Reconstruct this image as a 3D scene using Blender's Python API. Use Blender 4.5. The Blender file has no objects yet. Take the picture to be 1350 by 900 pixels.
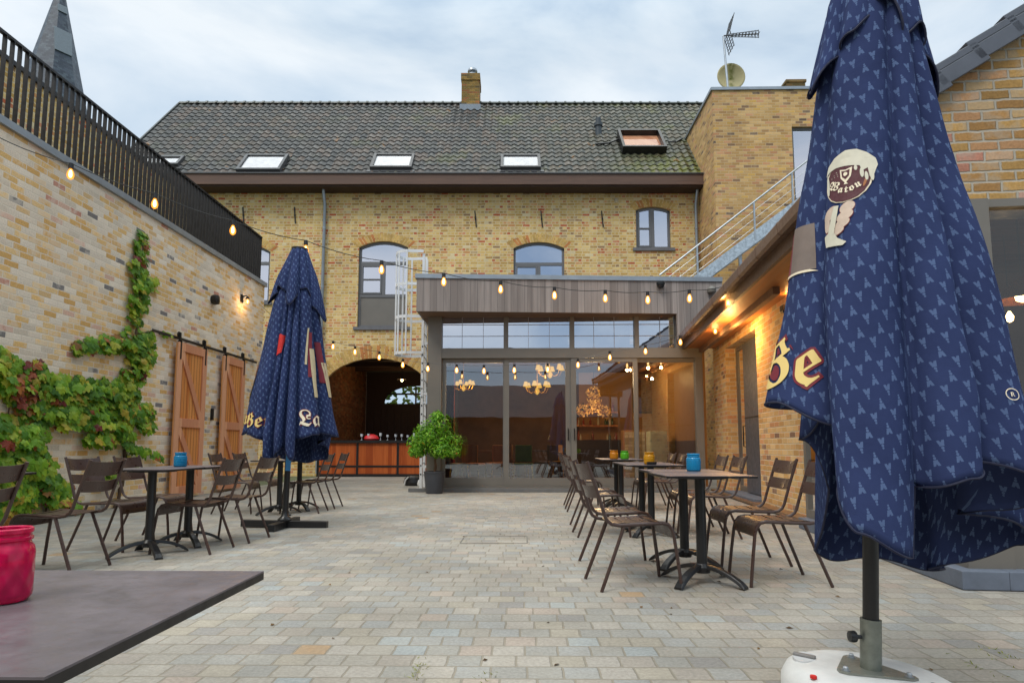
import bpy, math, random
from mathutils import Vector, Matrix, noise
R = math.radians
random.seed(7)
SC = bpy.context.scene
COL = SC.collection

# ------------------------------------------------------------------ camera
CAM_H, FPX, PITCH, YAW, PPY = 0.98, 830.0, R(5.6), R(1.0), 506.0
cam_d = bpy.data.cameras.new('camera')
cam = bpy.data.objects.new('camera', cam_d)
COL.objects.link(cam)
cam.location = (0, 0, CAM_H)
cam.rotation_euler = (R(90) + PITCH, 0, YAW)
cam_d.sensor_width = 36.0
cam_d.lens = FPX / 1350 * 36
cam_d.shift_y = (PPY - 450) / 1350
cam_d.clip_start = 0.05
cam_d.clip_end = 3000
SC.camera = cam

# ------------------------------------------------------------------ world and sun
SUN_EL, SUN_AZ = R(52), R(215)          # azimuth measured from +Y towards +X
w = bpy.data.worlds.new('World')
SC.world = w
w.use_nodes = True
nt = w.node_tree
nt.nodes.clear()
def N(nt, t, **k):
    n = nt.nodes.new(t)
    for a, b in k.items():
        if a.startswith('i_'):
            key = a[2:]
            n.inputs[int(key) if key.isdigit() else key].default_value = b
        else:
            setattr(n, a, b)
    return n
out = N(nt, 'ShaderNodeOutputWorld')
bg = N(nt, 'ShaderNodeBackground')
bg.inputs['Strength'].default_value = 0.13
sky = N(nt, 'ShaderNodeTexSky', sky_type='NISHITA')
sky.sun_disc = False
sky.sun_elevation = SUN_EL
sky.sun_rotation = SUN_AZ
tc = N(nt, 'ShaderNodeTexCoord')
sepz = N(nt, 'ShaderNodeSeparateXYZ')
nt.links.new(tc.outputs['Generated'], sepz.inputs[0])
mp = N(nt, 'ShaderNodeMapping')
mp.inputs['Scale'].default_value = (1.0, 1.0, 2.3)
mp.inputs['Location'].default_value = (0.35, 0.1, 0.2)
nt.links.new(tc.outputs['Generated'], mp.inputs[0])
n1 = N(nt, 'ShaderNodeTexNoise')
n1.inputs['Scale'].default_value = 2.1
n1.inputs['Detail'].default_value = 7
n1.inputs['Roughness'].default_value = 0.52
n1.inputs['Distortion'].default_value = 0.35
nt.links.new(mp.outputs[0], n1.inputs['Vector'])
cr = N(nt, 'ShaderNodeValToRGB')
cr.color_ramp.elements[0].position = 0.36
cr.color_ramp.elements[0].color = (2.7, 3.8, 5.2, 1)
cr.color_ramp.elements[1].position = 0.62
cr.color_ramp.elements[1].color = (6.6, 7.1, 7.5, 1)
e = cr.color_ramp.elements.new(0.48)
e.color = (4.7, 5.6, 6.5, 1)
nt.links.new(n1.outputs['Fac'], cr.inputs[0])
# overcast sky: brighter towards the zenith
el = N(nt, 'ShaderNodeMapRange')
el.interpolation_type = 'SMOOTHSTEP'
el.inputs[1].default_value = 0.52
el.inputs[2].default_value = 1.0
el.inputs[3].default_value = 1.0
el.inputs[4].default_value = 3.1
nt.links.new(sepz.outputs['Z'], el.inputs[0])
vm = N(nt, 'ShaderNodeVectorMath', operation='SCALE')
nt.links.new(cr.outputs[0], vm.inputs[0])
nt.links.new(el.outputs[0], vm.inputs['Scale'])
mx = N(nt, 'ShaderNodeMix', data_type='RGBA')
mx.inputs[0].default_value = 0.9
nt.links.new(sky.outputs[0], mx.inputs[6])
wz = N(nt, 'ShaderNodeMix', data_type='RGBA', blend_type='MULTIPLY')
wz.inputs[0].default_value = 1.0
wt = N(nt, 'ShaderNodeMix', data_type='RGBA')
wm_ = N(nt, 'ShaderNodeMapRange'); wm_.inputs[1].default_value = .5; wm_.inputs[2].default_value = .85
nt.links.new(sepz.outputs['Z'], wm_.inputs[0]); nt.links.new(wm_.outputs[0], wt.inputs[0])
wt.inputs[6].default_value = (1,1,1,1); wt.inputs[7].default_value = (1.09,1.0,.87,1)
nt.links.new(vm.outputs[0], wz.inputs[6]); nt.links.new(wt.outputs[2], wz.inputs[7])
nt.links.new(wz.outputs[2], mx.inputs[7])
nt.links.new(mx.outputs[2], bg.inputs['Color'])
nt.links.new(bg.outputs[0], out.inputs[0])

sun_d = bpy.data.lights.new('sun', 'SUN')
sun_d.energy = 1.4
sun_d.angle = R(18)
sun_d.color = (1.0, 0.95, 0.87)
sun = bpy.data.objects.new('sun', sun_d)
COL.objects.link(sun)
sd = Vector((math.sin(SUN_AZ) * math.cos(SUN_EL), math.cos(SUN_AZ) * math.cos(SUN_EL), math.sin(SUN_EL)))
sun.rotation_euler = (-sd).to_track_quat('-Z', 'Y').to_euler()
SC.view_settings.view_transform = 'Standard'
SC.view_settings.look = 'None'
SC.view_settings.exposure = 0.13
SC.view_settings.gamma = 1.0
SC.view_settings.use_curve_mapping = False
SC.cycles.use_denoising = True
SC.cycles.max_bounces = 8
SC.cycles.transparent_max_bounces = 16
SC.cycles.sample_clamp_indirect = 6.0
SC.cycles.caustics_reflective = False
SC.cycles.caustics_refractive = False

# ------------------------------------------------------------------ measuring: a pixel of the photo met with a real plane
_fw = Vector((-math.sin(YAW) * math.cos(PITCH), math.cos(YAW) * math.cos(PITCH), math.sin(PITCH)))
_rt = Vector((math.cos(YAW), math.sin(YAW), 0))
_up = _rt.cross(_fw)
_C = Vector((0, 0, CAM_H))
def ray(x, y): return _fw + _rt * ((x - 675) / FPX) + _up * ((PPY - y) / FPX)
def at_plane(x, y, p, n):
    d = ray(x, y); n = Vector(n)
    return _C + d * ((Vector(p) - _C).dot(n) / d.dot(n))
def atY(x, y, Y): return at_plane(x, y, (0, Y, 0), (0, 1, 0))
def atX(x, y, X): return at_plane(x, y, (X, 0, 0), (1, 0, 0))
def atZ(x, y, Z=0.0): return at_plane(x, y, (0, 0, Z), (0, 0, 1))

# ------------------------------------------------------------------ mesh helper
class MB:
    def __init__(s): s.v = []; s.f = []; s.uv = None; s.M = Matrix()
    def add(s, vs, fs):
        b = len(s.v)
        s.v += [tuple(s.M @ Vector(p)) for p in vs]
        s.f += [tuple(b + i for i in f) for f in fs]
        return s
    def box(s, x0, x1, y0, y1, z0, z1):
        return s.add([(x0,y0,z0),(x1,y0,z0),(x1,y1,z0),(x0,y1,z0),(x0,y0,z1),(x1,y0,z1),(x1,y1,z1),(x0,y1,z1)],
              [(3,2,1,0),(4,5,6,7),(0,1,5,4),(1,2,6,5),(2,3,7,6),(3,0,4,7)])
    def quad(s, a, b, c, d): return s.add([a,b,c,d], [(0,1,2,3)])
    def bar(s, p0, p1, wd, ht, up=(0,0,1)):
        p0 = Vector(p0); p1 = Vector(p1); d = (p1-p0).normalized(); u = Vector(up)
        if abs(d.dot(u)) > .98: u = Vector((0,1,0)) if abs(d.y) < .9 else Vector((1,0,0))
        r = d.cross(u).normalized(); u = r.cross(d).normalized()
        r *= wd/2; u *= ht/2
        vs = [p0-r-u,p0+r-u,p0+r+u,p0-r+u,p1-r-u,p1+r-u,p1+r+u,p1-r+u]
        return s.add(vs, [(0,1,2,3),(7,6,5,4),(4,5,1,0),(5,6,2,1),(6,7,3,2),(7,4,0,3)])
    def tube(s, path, r, seg=8, cap=True):
        path = [Vector(p) for p in path]; n = len(path); vs = []; fs = []
        prev = None
        for i, p in enumerate(path):
            d = (path[min(i+1,n-1)]-path[max(i-1,0)]).normalized()
            if prev is None:
                a = Vector((0,0,1)) if abs(d.z) < .9 else Vector((1,0,0))
                u = d.cross(a).normalized()
            else:
                u = (prev - d*prev.dot(d)).normalized()
            prev = u; w_ = d.cross(u)
            rr = r[i] if isinstance(r, (list, tuple)) else r
            for k in range(seg):
                t = 2*math.pi*k/seg
                vs.append(p + u*(math.cos(t)*rr) + w_*(math.sin(t)*rr))
        for i in range(n-1):
            for k in range(seg):
                k2 = (k+1) % seg
                fs.append((i*seg+k, i*seg+k2, (i+1)*seg+k2, (i+1)*seg+k))
        if cap:
            fs.append(tuple(range(seg))[::-1]); fs.append(tuple((n-1)*seg+k for k in range(seg)))
        return s.add(vs, fs)
    def lathe(s, prof, seg=24, c=(0,0,0), cap=True):
        vs = []; fs = []; n = len(prof)
        for r, z in prof:
            for k in range(seg):
                t = 2*math.pi*k/seg
                vs.append((c[0]+r*math.cos(t), c[1]+r*math.sin(t), c[2]+z))
        for i in range(n-1):
            for k in range(seg):
                k2 = (k+1) % seg
                fs.append((i*seg+k, i*seg+k2, (i+1)*seg+k2, (i+1)*seg+k))
        if cap:
            fs.append(tuple(range(seg))[::-1]); fs.append(tuple((n-1)*seg+k for k in range(seg)))
        return s.add(vs, fs)
    def prism(s, poly, y0, y1):
        # polygon in x,z extruded along y
        n = len(poly)
        vs = [(x,y0,z) for x,z in poly] + [(x,y1,z) for x,z in poly]
        fs = [tuple(range(n)), tuple(range(2*n-1, n-1, -1))]
        for i in range(n):
            j = (i+1) % n
            fs.append((j, i, n+i, n+j))
        return s.add(vs, fs)
    def prism_z(s, poly, z0, z1):
        n = len(poly)
        vs = [(x,y,z0) for x,y in poly] + [(x,y,z1) for x,y in poly]
        fs = [tuple(range(n-1,-1,-1)), tuple(range(n, 2*n))]
        for i in range(n):
            j = (i+1) % n
            fs.append((i, j, n+j, n+i))
        return s.add(vs, fs)
    def build(s, name, mat=None, parent=None, smooth=False, bevel=0, uvs=None):
        me = bpy.data.meshes.new(name)
        me.from_pydata(s.v, [], s.f)
        if mat: me.materials.append(mat)
        if uvs is not None:
            l = me.uv_layers.new(name='UVMap')
            for lp in me.loops: l.data[lp.index].uv = uvs[lp.vertex_index]
        if smooth:
            for p in me.polygons: p.use_smooth = True
        me.update()
        o = bpy.data.objects.new(name, me)
        COL.objects.link(o)
        if parent: o.parent = parent
        if bevel:
            b = o.modifiers.new('bevel', 'BEVEL'); b.width = bevel; b.segments = 2; b.limit_method = 'ANGLE'
        if smooth and smooth != 'all':
            m = o.modifiers.new('wn', 'WEIGHTED_NORMAL') if False else None
            me.shade_smooth() if hasattr(me, 'shade_smooth') else None
            try: me.set_sharp_from_angle(angle=R(40))
            except Exception: pass
        return o

def empty(name, label, cat, loc=(0,0,0), rz=0, group=None):
    o = bpy.data.objects.new(name, None); COL.objects.link(o)
    o.empty_display_size = .1
    o.location = loc; o.rotation_euler = (0,0,rz)
    return tag(o, label, cat, group)
def tag(o, label=None, cat=None, group=None, kind=None):
    if label: o['label'] = label
    if cat: o['category'] = cat
    if group: o['group'] = group
    if kind: o['kind'] = kind
    return o
def dup(root, loc=None, rz=None, label=None, scale=None):
    def cp(o, par):
        c = o.copy(); COL.objects.link(c)
        if par: c.parent = par
        for ch in list(o.children): cp(ch, c)
        return c
    r = cp(root, None)
    if loc is not None: r.location = loc
    if rz is not None: r.rotation_euler = (0,0,rz)
    if label: r['label'] = label
    return r

# ------------------------------------------------------------------ materials
def S(r, g, b):
    f = lambda c: (c/255/12.92) if c/255 <= .04045 else ((c/255+.055)/1.055)**2.4
    return (f(r), f(g), f(b), 1)
class MT:
    """small wrapper to wire a material's nodes"""
    def __init__(s, name):
        s.m = bpy.data.materials.new(name); s.m.use_nodes = True
        s.t = s.m.node_tree; s.t.nodes.clear()
        s.out = s.n('ShaderNodeOutputMaterial')
        s.p = s.n('ShaderNodeBsdfPrincipled')
        s.l(s.p.outputs[0], s.out.inputs[0])
        s.tc = s.n('ShaderNodeTexCoord')
    def n(s, t, **k): return N(s.t, t, **k)
    def l(s, a, b): s.t.links.new(a, b)
    def put(s, sock, v):
        if hasattr(v, 'is_linked') or hasattr(v, 'links'): s.l(v, sock)
        else: sock.default_value = v
    def math(s, op, a, b=None, c=None):
        n = s.n('ShaderNodeMath', operation=op)
        s.put(n.inputs[0], a)
        if b is not None: s.put(n.inputs[1], b)
        if c is not None: s.put(n.inputs[2], c)
        return n.outputs[0]
    def mix(s, f, a, b, blend='MIX'):
        n = s.n('ShaderNodeMix', data_type='RGBA', blend_type=blend)
        s.put(n.inputs[0], f); s.put(n.inputs[6], a); s.put(n.inputs[7], b)
        return n.outputs[2]
    def noise(s, vec, scale, detail=4, rough=.55, dist=0):
        n = s.n('ShaderNodeTexNoise')
        n.inputs['Scale'].default_value = scale; n.inputs['Detail'].default_value = detail
        n.inputs['Roughness'].default_value = rough; n.inputs['Distortion'].default_value = dist
        if vec is not None: s.l(vec, n.inputs['Vector'])
        return n.outputs['Fac'], n.outputs['Color']
    def ramp(s, fac, stops, const=False):
        n = s.n('ShaderNodeValToRGB')
        if const: n.color_ramp.interpolation = 'CONSTANT'
        els = n.color_ramp.elements
        while len(els) < len(stops): els.new(.5)
        for e, (p, c) in zip(els, stops): e.position = p; e.color = c
        s.put(n.inputs[0], fac)
        return n.outputs[0]
    def smooth(s, v, a, b, c=0.0, d=1.0):
        n = s.n('ShaderNodeMapRange'); n.interpolation_type = 'SMOOTHSTEP'
        s.put(n.inputs[0], v)
        for i, q in ((1,a),(2,b),(3,c),(4,d)): s.put(n.inputs[i], q)
        return n.outputs[0]
    def comb(s, x, y, z=0.0):
        n = s.n('ShaderNodeCombineXYZ')
        for i, q in enumerate((x,y,z)): s.put(n.inputs[i], q)
        return n.outputs[0]
    def sep(s, v):
        n = s.n('ShaderNodeSeparateXYZ'); s.l(v, n.inputs[0]); return n.outputs
    def white(s, v):
        n = s.n('ShaderNodeTexWhiteNoise', noise_dimensions='3D'); s.l(v, n.inputs['Vector'])
        return n.outputs['Value'], n.outputs['Color']
    def bump(s, h, strength=.3, dist=.01):
        n = s.n('ShaderNodeBump'); n.inputs['Strength'].default_value = strength; n.inputs['Distance'].default_value = dist
        s.l(h, n.inputs['Height']); s.l(n.outputs[0], s.p.inputs['Normal'])
    def set(s, color=None, rough=None, metal=None, spec=None, coat=None):
        if color is not None: s.put(s.p.inputs['Base Color'], color)
        if rough is not None: s.put(s.p.inputs['Roughness'], rough)
        if metal is not None: s.put(s.p.inputs['Metallic'], metal)
        if spec is not None: s.put(s.p.inputs['Specular IOR Level'], spec)
        if coat is not None: s.put(s.p.inputs['Coat Weight'], coat)
        return s

def plain(name, col, rough=.5, metal=0, var=.12, scale=6, bump=0, spec=.5, coat=0):
    m = MT(name)
    f, _ = m.noise(m.tc.outputs['Object'], scale, 6, .6)
    lo = tuple(c*(1-var) for c in col[:3]) + (1,); hi = tuple(min(1, c*(1+var)) for c in col[:3]) + (1,)
    c = m.ramp(f, [(.3, lo), (.7, hi)])
    f2, _ = m.noise(m.tc.outputs['Object'], scale*5, 3)
    r = m.smooth(f2, .3, .7, max(.02, rough-.08), min(1, rough+.08))
    m.set(c, r, metal, spec, coat)
    if bump: m.bump(f2, bump, .004)
    return m.m

def brick(name, bw, bh, stops, mortar, joint=.011, alt=False, wash=0, bump=.6, seed=0.0, horizontal=False, rowrand=False, rough=.85, tint=.25, grime=.15):
    m = MT(name)
    o = m.sep(m.tc.outputs['Object']); nn = m.sep(m.tc.outputs['Normal'])
    d1, d1c = m.noise(m.tc.outputs['Object'], 9, 2)
    if horizontal:
        u, v = o[0], o[1]
    else:
        sel = m.math('GREATER_THAN', m.math('ABSOLUTE', nn[0]), m.math('ABSOLUTE', nn[1]))
        top = m.math('GREATER_THAN', m.math('ABSOLUTE', nn[2]), .75)
        u = m.math('ADD', m.math('MULTIPLY', o[0], m.math('SUBTRACT', 1.0, sel)), m.math('MULTIPLY', o[1], sel))
        v = m.math('ADD', m.math('MULTIPLY', o[2], m.math('SUBTRACT', 1.0, top)), m.math('MULTIPLY', o[1], top))
    dd = m.math('MULTIPLY', m.math('SUBTRACT', d1, .5), joint*1.2)
    u = m.math('ADD', u, dd); v = m.math('ADD', v, dd)
    vv = m.math('DIVIDE', m.math('ADD', v, 50*bh), bh)
    row = m.math('FLOOR', vv); fy = m.math('FRACT', vv)
    par = m.math('MODULO', row, 2.0)
    if alt: bwn = m.math('MULTIPLY', bw, m.math('SUBTRACT', 1.0, m.math('MULTIPLY', par, .5)))
    else: bwn = bw
    off = m.math('MULTIPLY', par, .5 if not alt else .25)
    if rowrand:
        wv, _ = m.white(m.comb(row, seed+3.0, 1.0)); off = m.math('ADD', off, m.math('MULTIPLY', wv, .5))
    uu = m.math('ADD', m.math('DIVIDE', m.math('ADD', u, 40.0), bwn), off)
    idx = m.math('FLOOR', uu); fx = m.math('FRACT', uu)
    rnd, rndc = m.white(m.comb(idx, row, seed))
    rnd2, _ = m.white(m.comb(idx, row, seed+17.0))
    dx = m.math('MULTIPLY', m.math('MINIMUM', fx, m.math('SUBTRACT', 1.0, fx)), bwn)
    dy = m.math('MULTIPLY', m.math('MINIMUM', fy, m.math('SUBTRACT', 1.0, fy)), bh)
    d = m.math('MINIMUM', dx, dy)
    jn, _ = m.noise(m.tc.outputs['Object'], 40, 3)
    d = m.math('ADD', d, m.math('MULTIPLY', m.math('SUBTRACT', jn, .5), joint*.7))
    mask = m.smooth(d, joint*.3, joint*.75)
    col = m.ramp(rnd, stops, const=True)
    br = m.smooth(rnd2, 0.0, 1.0, 1-tint, 1+tint)
    fn, _ = m.noise(m.tc.outputs['Object'], 55, 4, .65)
    br = m.math('MULTIPLY', br, m.smooth(fn, .25, .75, .82, 1.16))
    ln, _ = m.noise(m.tc.outputs['Object'], .6, 5, .6)
    br2 = m.smooth(ln, .3, .7, 1-grime, 1+grime*.4)
    hs = m.n('ShaderNodeVectorMath', operation='SCALE'); m.l(col, hs.inputs[0]); m.l(br, hs.inputs['Scale'])
    c = hs.outputs[0]
    if wash:
        wn, _ = m.noise(m.tc.outputs['Object'], 7, 5, .6)
        wf = m.smooth(m.math('ADD', wn, m.math('MULTIPLY', m.math('SUBTRACT', rnd2, .5), .3)), .46, .64, 0.0, wash)
        c = m.mix(wf, c, mortar)
    c = m.mix(mask, mortar, c)
    hs2 = m.n('ShaderNodeVectorMath', operation='SCALE'); m.l(c, hs2.inputs[0]); m.l(br2, hs2.inputs['Scale'])
    m.set(hs2.outputs[0], rough, spec=.25)
    hgt = m.math('ADD', mask, m.math('MULTIPLY', fn, .35))
    hgt = m.math('ADD', hgt, m.math('MULTIPLY', rnd2, .25))
    m.bump(hgt, bump, .008)
    return m.m

def wood(name, c1, c2, axis='z', board=.14, rough=.55, grain=18):
    m = MT(name)
    o = m.sep(m.tc.outputs['Object'])
    ax = {'x':0,'y':1,'z':2}[axis]
    sc = [grain, grain, grain]; sc[ax] = grain*.06
    mpn = m.n('ShaderNodeMapping'); mpn.inputs['Scale'].default_value = sc
    m.l(m.tc.outputs['Object'], mpn.inputs[0])
    f, _ = m.noise(mpn.outputs[0], 1.0, 6, .65, .6)
    oth = [i for i in range(3) if i != ax]
    hsum = m.math('ADD', o[oth[0]], o[oth[1]])
    idx = m.math('FLOOR', m.math('DIVIDE', hsum, board))
    rv, _ = m.white(m.comb(idx, 3.0, 1.0))
    fac = m.math('ADD', m.math('MULTIPLY', f, .75), m.math('MULTIPLY', m.math('SUBTRACT', rv, .5), .45))
    c = m.ramp(fac, [(.2, c1), (.62, c2)])
    m.set(c, m.smooth(f, .3, .7, rough-.1, rough+.12), spec=.35)
    m.bump(f, .15, .003)
    return m.m

def pane_glass(name, tint=(1,1,1,1), ior=1.9, rough=.0, wav=.015, tintg=(1,1,1,1)):
    """a flat pane: mirror-like sheen by Fresnel over clear (or dark) glass"""
    m = MT(name)
    m.t.nodes.remove(m.p)
    g = m.n('ShaderNodeBsdfGlossy'); g.inputs['Roughness'].default_value = rough; g.inputs[0].default_value = tintg
    tr = m.n('ShaderNodeBsdfTransparent'); tr.inputs[0].default_value = tint
    fr = m.n('ShaderNodeFresnel'); fr.inputs['IOR'].default_value = ior
    mxs = m.n('ShaderNodeMixShader')
    m.l(fr.outputs[0], mxs.inputs[0]); m.l(tr.outputs[0], mxs.inputs[1]); m.l(g.outputs[0], mxs.inputs[2])
    m.l(mxs.outputs[0], m.out.inputs[0])
    if wav:
        f, _ = m.noise(m.tc.outputs['Object'], 1.1, 2)
        b = m.n('ShaderNodeBump'); b.inputs['Strength'].default_value = wav; b.inputs['Distance'].default_value = .1
        m.l(f, b.inputs['Height']); m.l(b.outputs[0], g.inputs['Normal'])
    return m.m

def glow(name, core, edge, s_core, s_edge):
    """a lit lamp: emission, whiter where one looks through more of the hot glass"""
    m = MT(name)
    m.t.nodes.remove(m.p)
    lw = m.n('ShaderNodeLayerWeight'); lw.inputs[0].default_value = .35
    c = m.mix(lw.outputs['Facing'], core, edge)
    st = m.smooth(lw.outputs['Facing'], 0.0, .8, s_core, s_edge)
    e = m.n('ShaderNodeEmission'); m.l(c, e.inputs[0]); m.l(st, e.inputs[1])
    m.l(e.outputs[0], m.out.inputs[0])
    return m.m

def island(name, stops, rough=.5, trans=.35, spec=.4):
    m = MT(name)
    gm = m.n('ShaderNodeNewGeometry')
    c = m.ramp(gm.outputs['Random Per Island'], stops)
    f, _ = m.noise(m.tc.outputs['Object'], 3, 2)
    hs = m.n('ShaderNodeVectorMath', operation='SCALE'); m.l(c, hs.inputs[0]); m.l(m.smooth(f, .3, .7, .8, 1.2), hs.inputs['Scale'])
    m.set(hs.outputs[0], rough, spec=spec)
    t = m.n('ShaderNodeBsdfTranslucent'); m.l(hs.outputs[0], t.inputs[0])
    mxs = m.n('ShaderNodeMixShader'); mxs.inputs[0].default_value = trans
    m.l(m.p.outputs[0], mxs.inputs[1]); m.l(t.outputs[0], mxs.inputs[2]); m.l(mxs.outputs[0], m.out.inputs[0])
    return m.m

ochre = S(205,165,100); ochre2 = S(190,150,88); pale = S(214,205,190)
M = {}
M['brick_left'] = brick('pale washed brick', .235, .083,
    [(0, S(230,190,126)), (.10, S(220,176,110)), (.26, S(234,200,144)), (.40, S(232,218,198)), (.60, S(220,206,186)), (.80, S(222,188,138)), (.92, S(222,184,162)), (.955, S(130,126,124)), (.987, S(200,146,126))],
    S(230,218,200), joint=.012, wash=.5, seed=1.0, tint=.08, grime=.07, bump=.5)
M['brick_main'] = brick('old yellow brick', .25, .092,
    [(0, S(212,174,102)), (.2, S(200,160,90)), (.38, S(220,186,116)), (.58, S(186,146,84)), (.70, S(208,148,92)), (.83, S(194,102,64)), (.905, S(160,126,90)), (.96, S(216,196,154))],
    S(216,198,158), joint=.021, alt=True, wash=.35, seed=2.0, tint=.11, grime=.14, bump=.45)
M['brick_tower'] = brick('brown yellow brick', .235, .088,
    [(0, S(202,162,104)), (.2, S(188,148,94)), (.42, S(208,170,116)), (.6, S(176,138,94)), (.74, S(198,144,104)), (.85, S(206,164,92)), (.94, S(146,116,90)), (.98, S(112,94,82))],
    S(198,174,136), joint=.013, seed=3.0, tint=.11, grime=.14, wash=.2, bump=.45)
M['brick_right'] = brick('sandy orange brick', .235, .084,
    [(0, S(222,178,116)), (.25, S(210,164,104)), (.5, S(228,190,132)), (.72, S(208,152,106)), (.84, S(218,158,110)), (.93, S(152,118,96)), (.97, S(194,168,132))],
    S(218,202,172), joint=.013, wash=.2, seed=4.0, tint=.10, grime=.08, bump=.45)
M['brick_gable'] = brick('worn gable brick', .205, .079,
    [(0, S(178,140,84)), (.3, S(164,124,76)), (.55, S(184,140,100)), (.75, S(178,124,104)), (.88, S(160,124,74))],
    S(172,164,150), joint=.016, wash=.4, seed=5.0, tint=.15, grime=.14, bump=.9)
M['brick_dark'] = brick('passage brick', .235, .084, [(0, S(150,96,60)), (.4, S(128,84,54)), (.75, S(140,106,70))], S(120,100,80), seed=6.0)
M['brick_in'] = brick('painted inside brick', .235, .084, [(0, S(210,196,168)), (.5, S(196,180,150))], S(180,166,140), seed=7.0)
M['paving'] = brick('sandstone cobbles', .158, .146,
    [(0, S(161,155,145)), (.18, S(154,151,144)), (.36, S(169,162,152)), (.52, S(159,151,141)), (.64, S(155,154,150)), (.76, S(165,157,143)), (.85, S(147,143,138)), (.92, S(169,156,144)), (.965, S(159,162,160)), (.993, S(169,142,112))],
    S(146,138,124), joint=.009, seed=8.0, horizontal=True, rowrand=True, rough=.66, tint=.06, grime=.26, bump=.6, wash=.22)
M['zinc'] = plain('zinc trim', S(150,158,166), .42, .55, .12, 4)
M['steel'] = plain('galvanised steel', S(168,174,180), .4, .75, .15, 9)
M['grey'] = plain('taupe grey painted aluminium', S(112,107,100), .45, 0, .06, 3)
M['grey_dark'] = plain('dark grey painted frame', S(72,72,74), .42, 0, .08, 3)
M['panel_blue'] = plain('blue grey panel', S(84,88,98), .4, 0, .08, 2)
M['win_grey'] = plain('window grey', S(104,104,106), .45, 0, .06, 3)
M['black'] = plain('black powder coat', S(26,26,28), .38, 0, .2, 8)
M['rail'] = plain('black railing steel', S(22,22,25), .42, 0, .2, 4)
M['iron'] = plain('black iron', S(34,31,30), .5, .2, .2, 12)
M['chair'] = plain('chocolate brown lacquered metal', S(66,47,41), .34, .0, .04, 4, coat=.1)
M['tabletop'] = plain('slate grey table laminate', S(98,90,94), .38, 0, .28, 9, .05)
M['tableedge'] = plain('black laminate edge', S(24,21,22), .4)
M['bluestone'] = plain('bluestone plinth', S(100,108,122), .6, 0, .14, 6, .1)
M['timber'] = wood('weathered cladding', S(96,86,80), S(150,140,132), 'z', .145, .75)
M['fascia'] = wood('brown fascia boards', S(92,70,60), S(124,98,84), 'x', .4, .6)
M['door_wood'] = wood('larch boards', S(196,118,58), S(228,160,92), 'z', .105, .5)
M['door_frame'] = wood('reddish larch frame', S(198,132,98), S(224,166,128), 'z', .3, .5)
M['bar_wood'] = wood('warm bar boards', S(150,66,24), S(190,98,44), 'z', .12, .45)
M['soffit'] = wood('soffit boards', S(150,92,50), S(186,122,70), 'y', .12, .5)
M['gutter'] = plain('brown gutter', S(112,88,74), .4, 0, .1, 3)
M['white_paint'] = plain('white painted steel', S(216,218,220), .4, 0, .06, 4)
M['plastic_white'] = plain('white plastic', S(206,206,204), .5, 0, .13, 7, .08)
M['dark_in'] = plain('dark interior', S(60,48,40), .7)
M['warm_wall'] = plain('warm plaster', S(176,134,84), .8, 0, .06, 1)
M['floor_in'] = plain('wooden inside floor', S(120,88,60), .4, 0, .15, 2)
M['glass_win'] = pane_glass('window pane', (.78,.82,.84,1), 8.0, tintg=(.92,.92,1,1))
M['glass_porch'] = pane_glass('sliding door pane', (.86,.88,.86,1), 2.9, tintg=(.80,.91,1,1))  # gloss tinted blue so the grey sky reflects as a blue one
M['glass_trans'] = pane_glass('transom pane', (.55,.58,.62,1), 8.0, tintg=(.9,.92,1,1))
M['glass_bay'] = pane_glass('bay pane', (.8,.82,.82,1), 1.7)
def amber_glass():
    m = MT('lit amber glass')
    m.t.nodes.remove(m.p)
    tr = m.n('ShaderNodeBsdfTransparent'); e = m.n('ShaderNodeEmission')
    e.inputs[0].default_value = (1,.36,.045,1); e.inputs[1].default_value = 1.8
    x = m.n('ShaderNodeMixShader'); x.inputs[0].default_value = .62
    m.l(tr.outputs[0], x.inputs[1]); m.l(e.outputs[0], x.inputs[2]); m.l(x.outputs[0], m.out.inputs[0])
    return m.m
M['bulb'] = amber_glass()
M['filament'] = glow('hot filament', (1,.70,.30,1), (1,.62,.22,1), 16.0, 11.0)
M['shade_lit'] = glow('lit lamp shade', (1,.56,.09,1), (1,.42,.04,1), 1.05, .7)

# ------------------------------------------------------------------ the ground
g = MB().quad((-400,-400,-.012),(400,-400,-.012),(400,900,-.012),(-400,900,-.012)).build('ground', plain('soil and grass', S(92,98,70), .9, 0, .3, .2))
tag(g, 'open ground around the courtyard', 'ground', kind='structure')
pv = MB()
nx, ny = 1, 1
pv.quad((-6.5,-9,0),(9,-9,0),(9,21.2,0),(-6.5,21.2,0))
pv = pv.build('courtyard_paving', M['paving']); tag(pv, 'courtyard floor of grey beige sandstone cobbles', 'paving', kind='structure')

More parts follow.
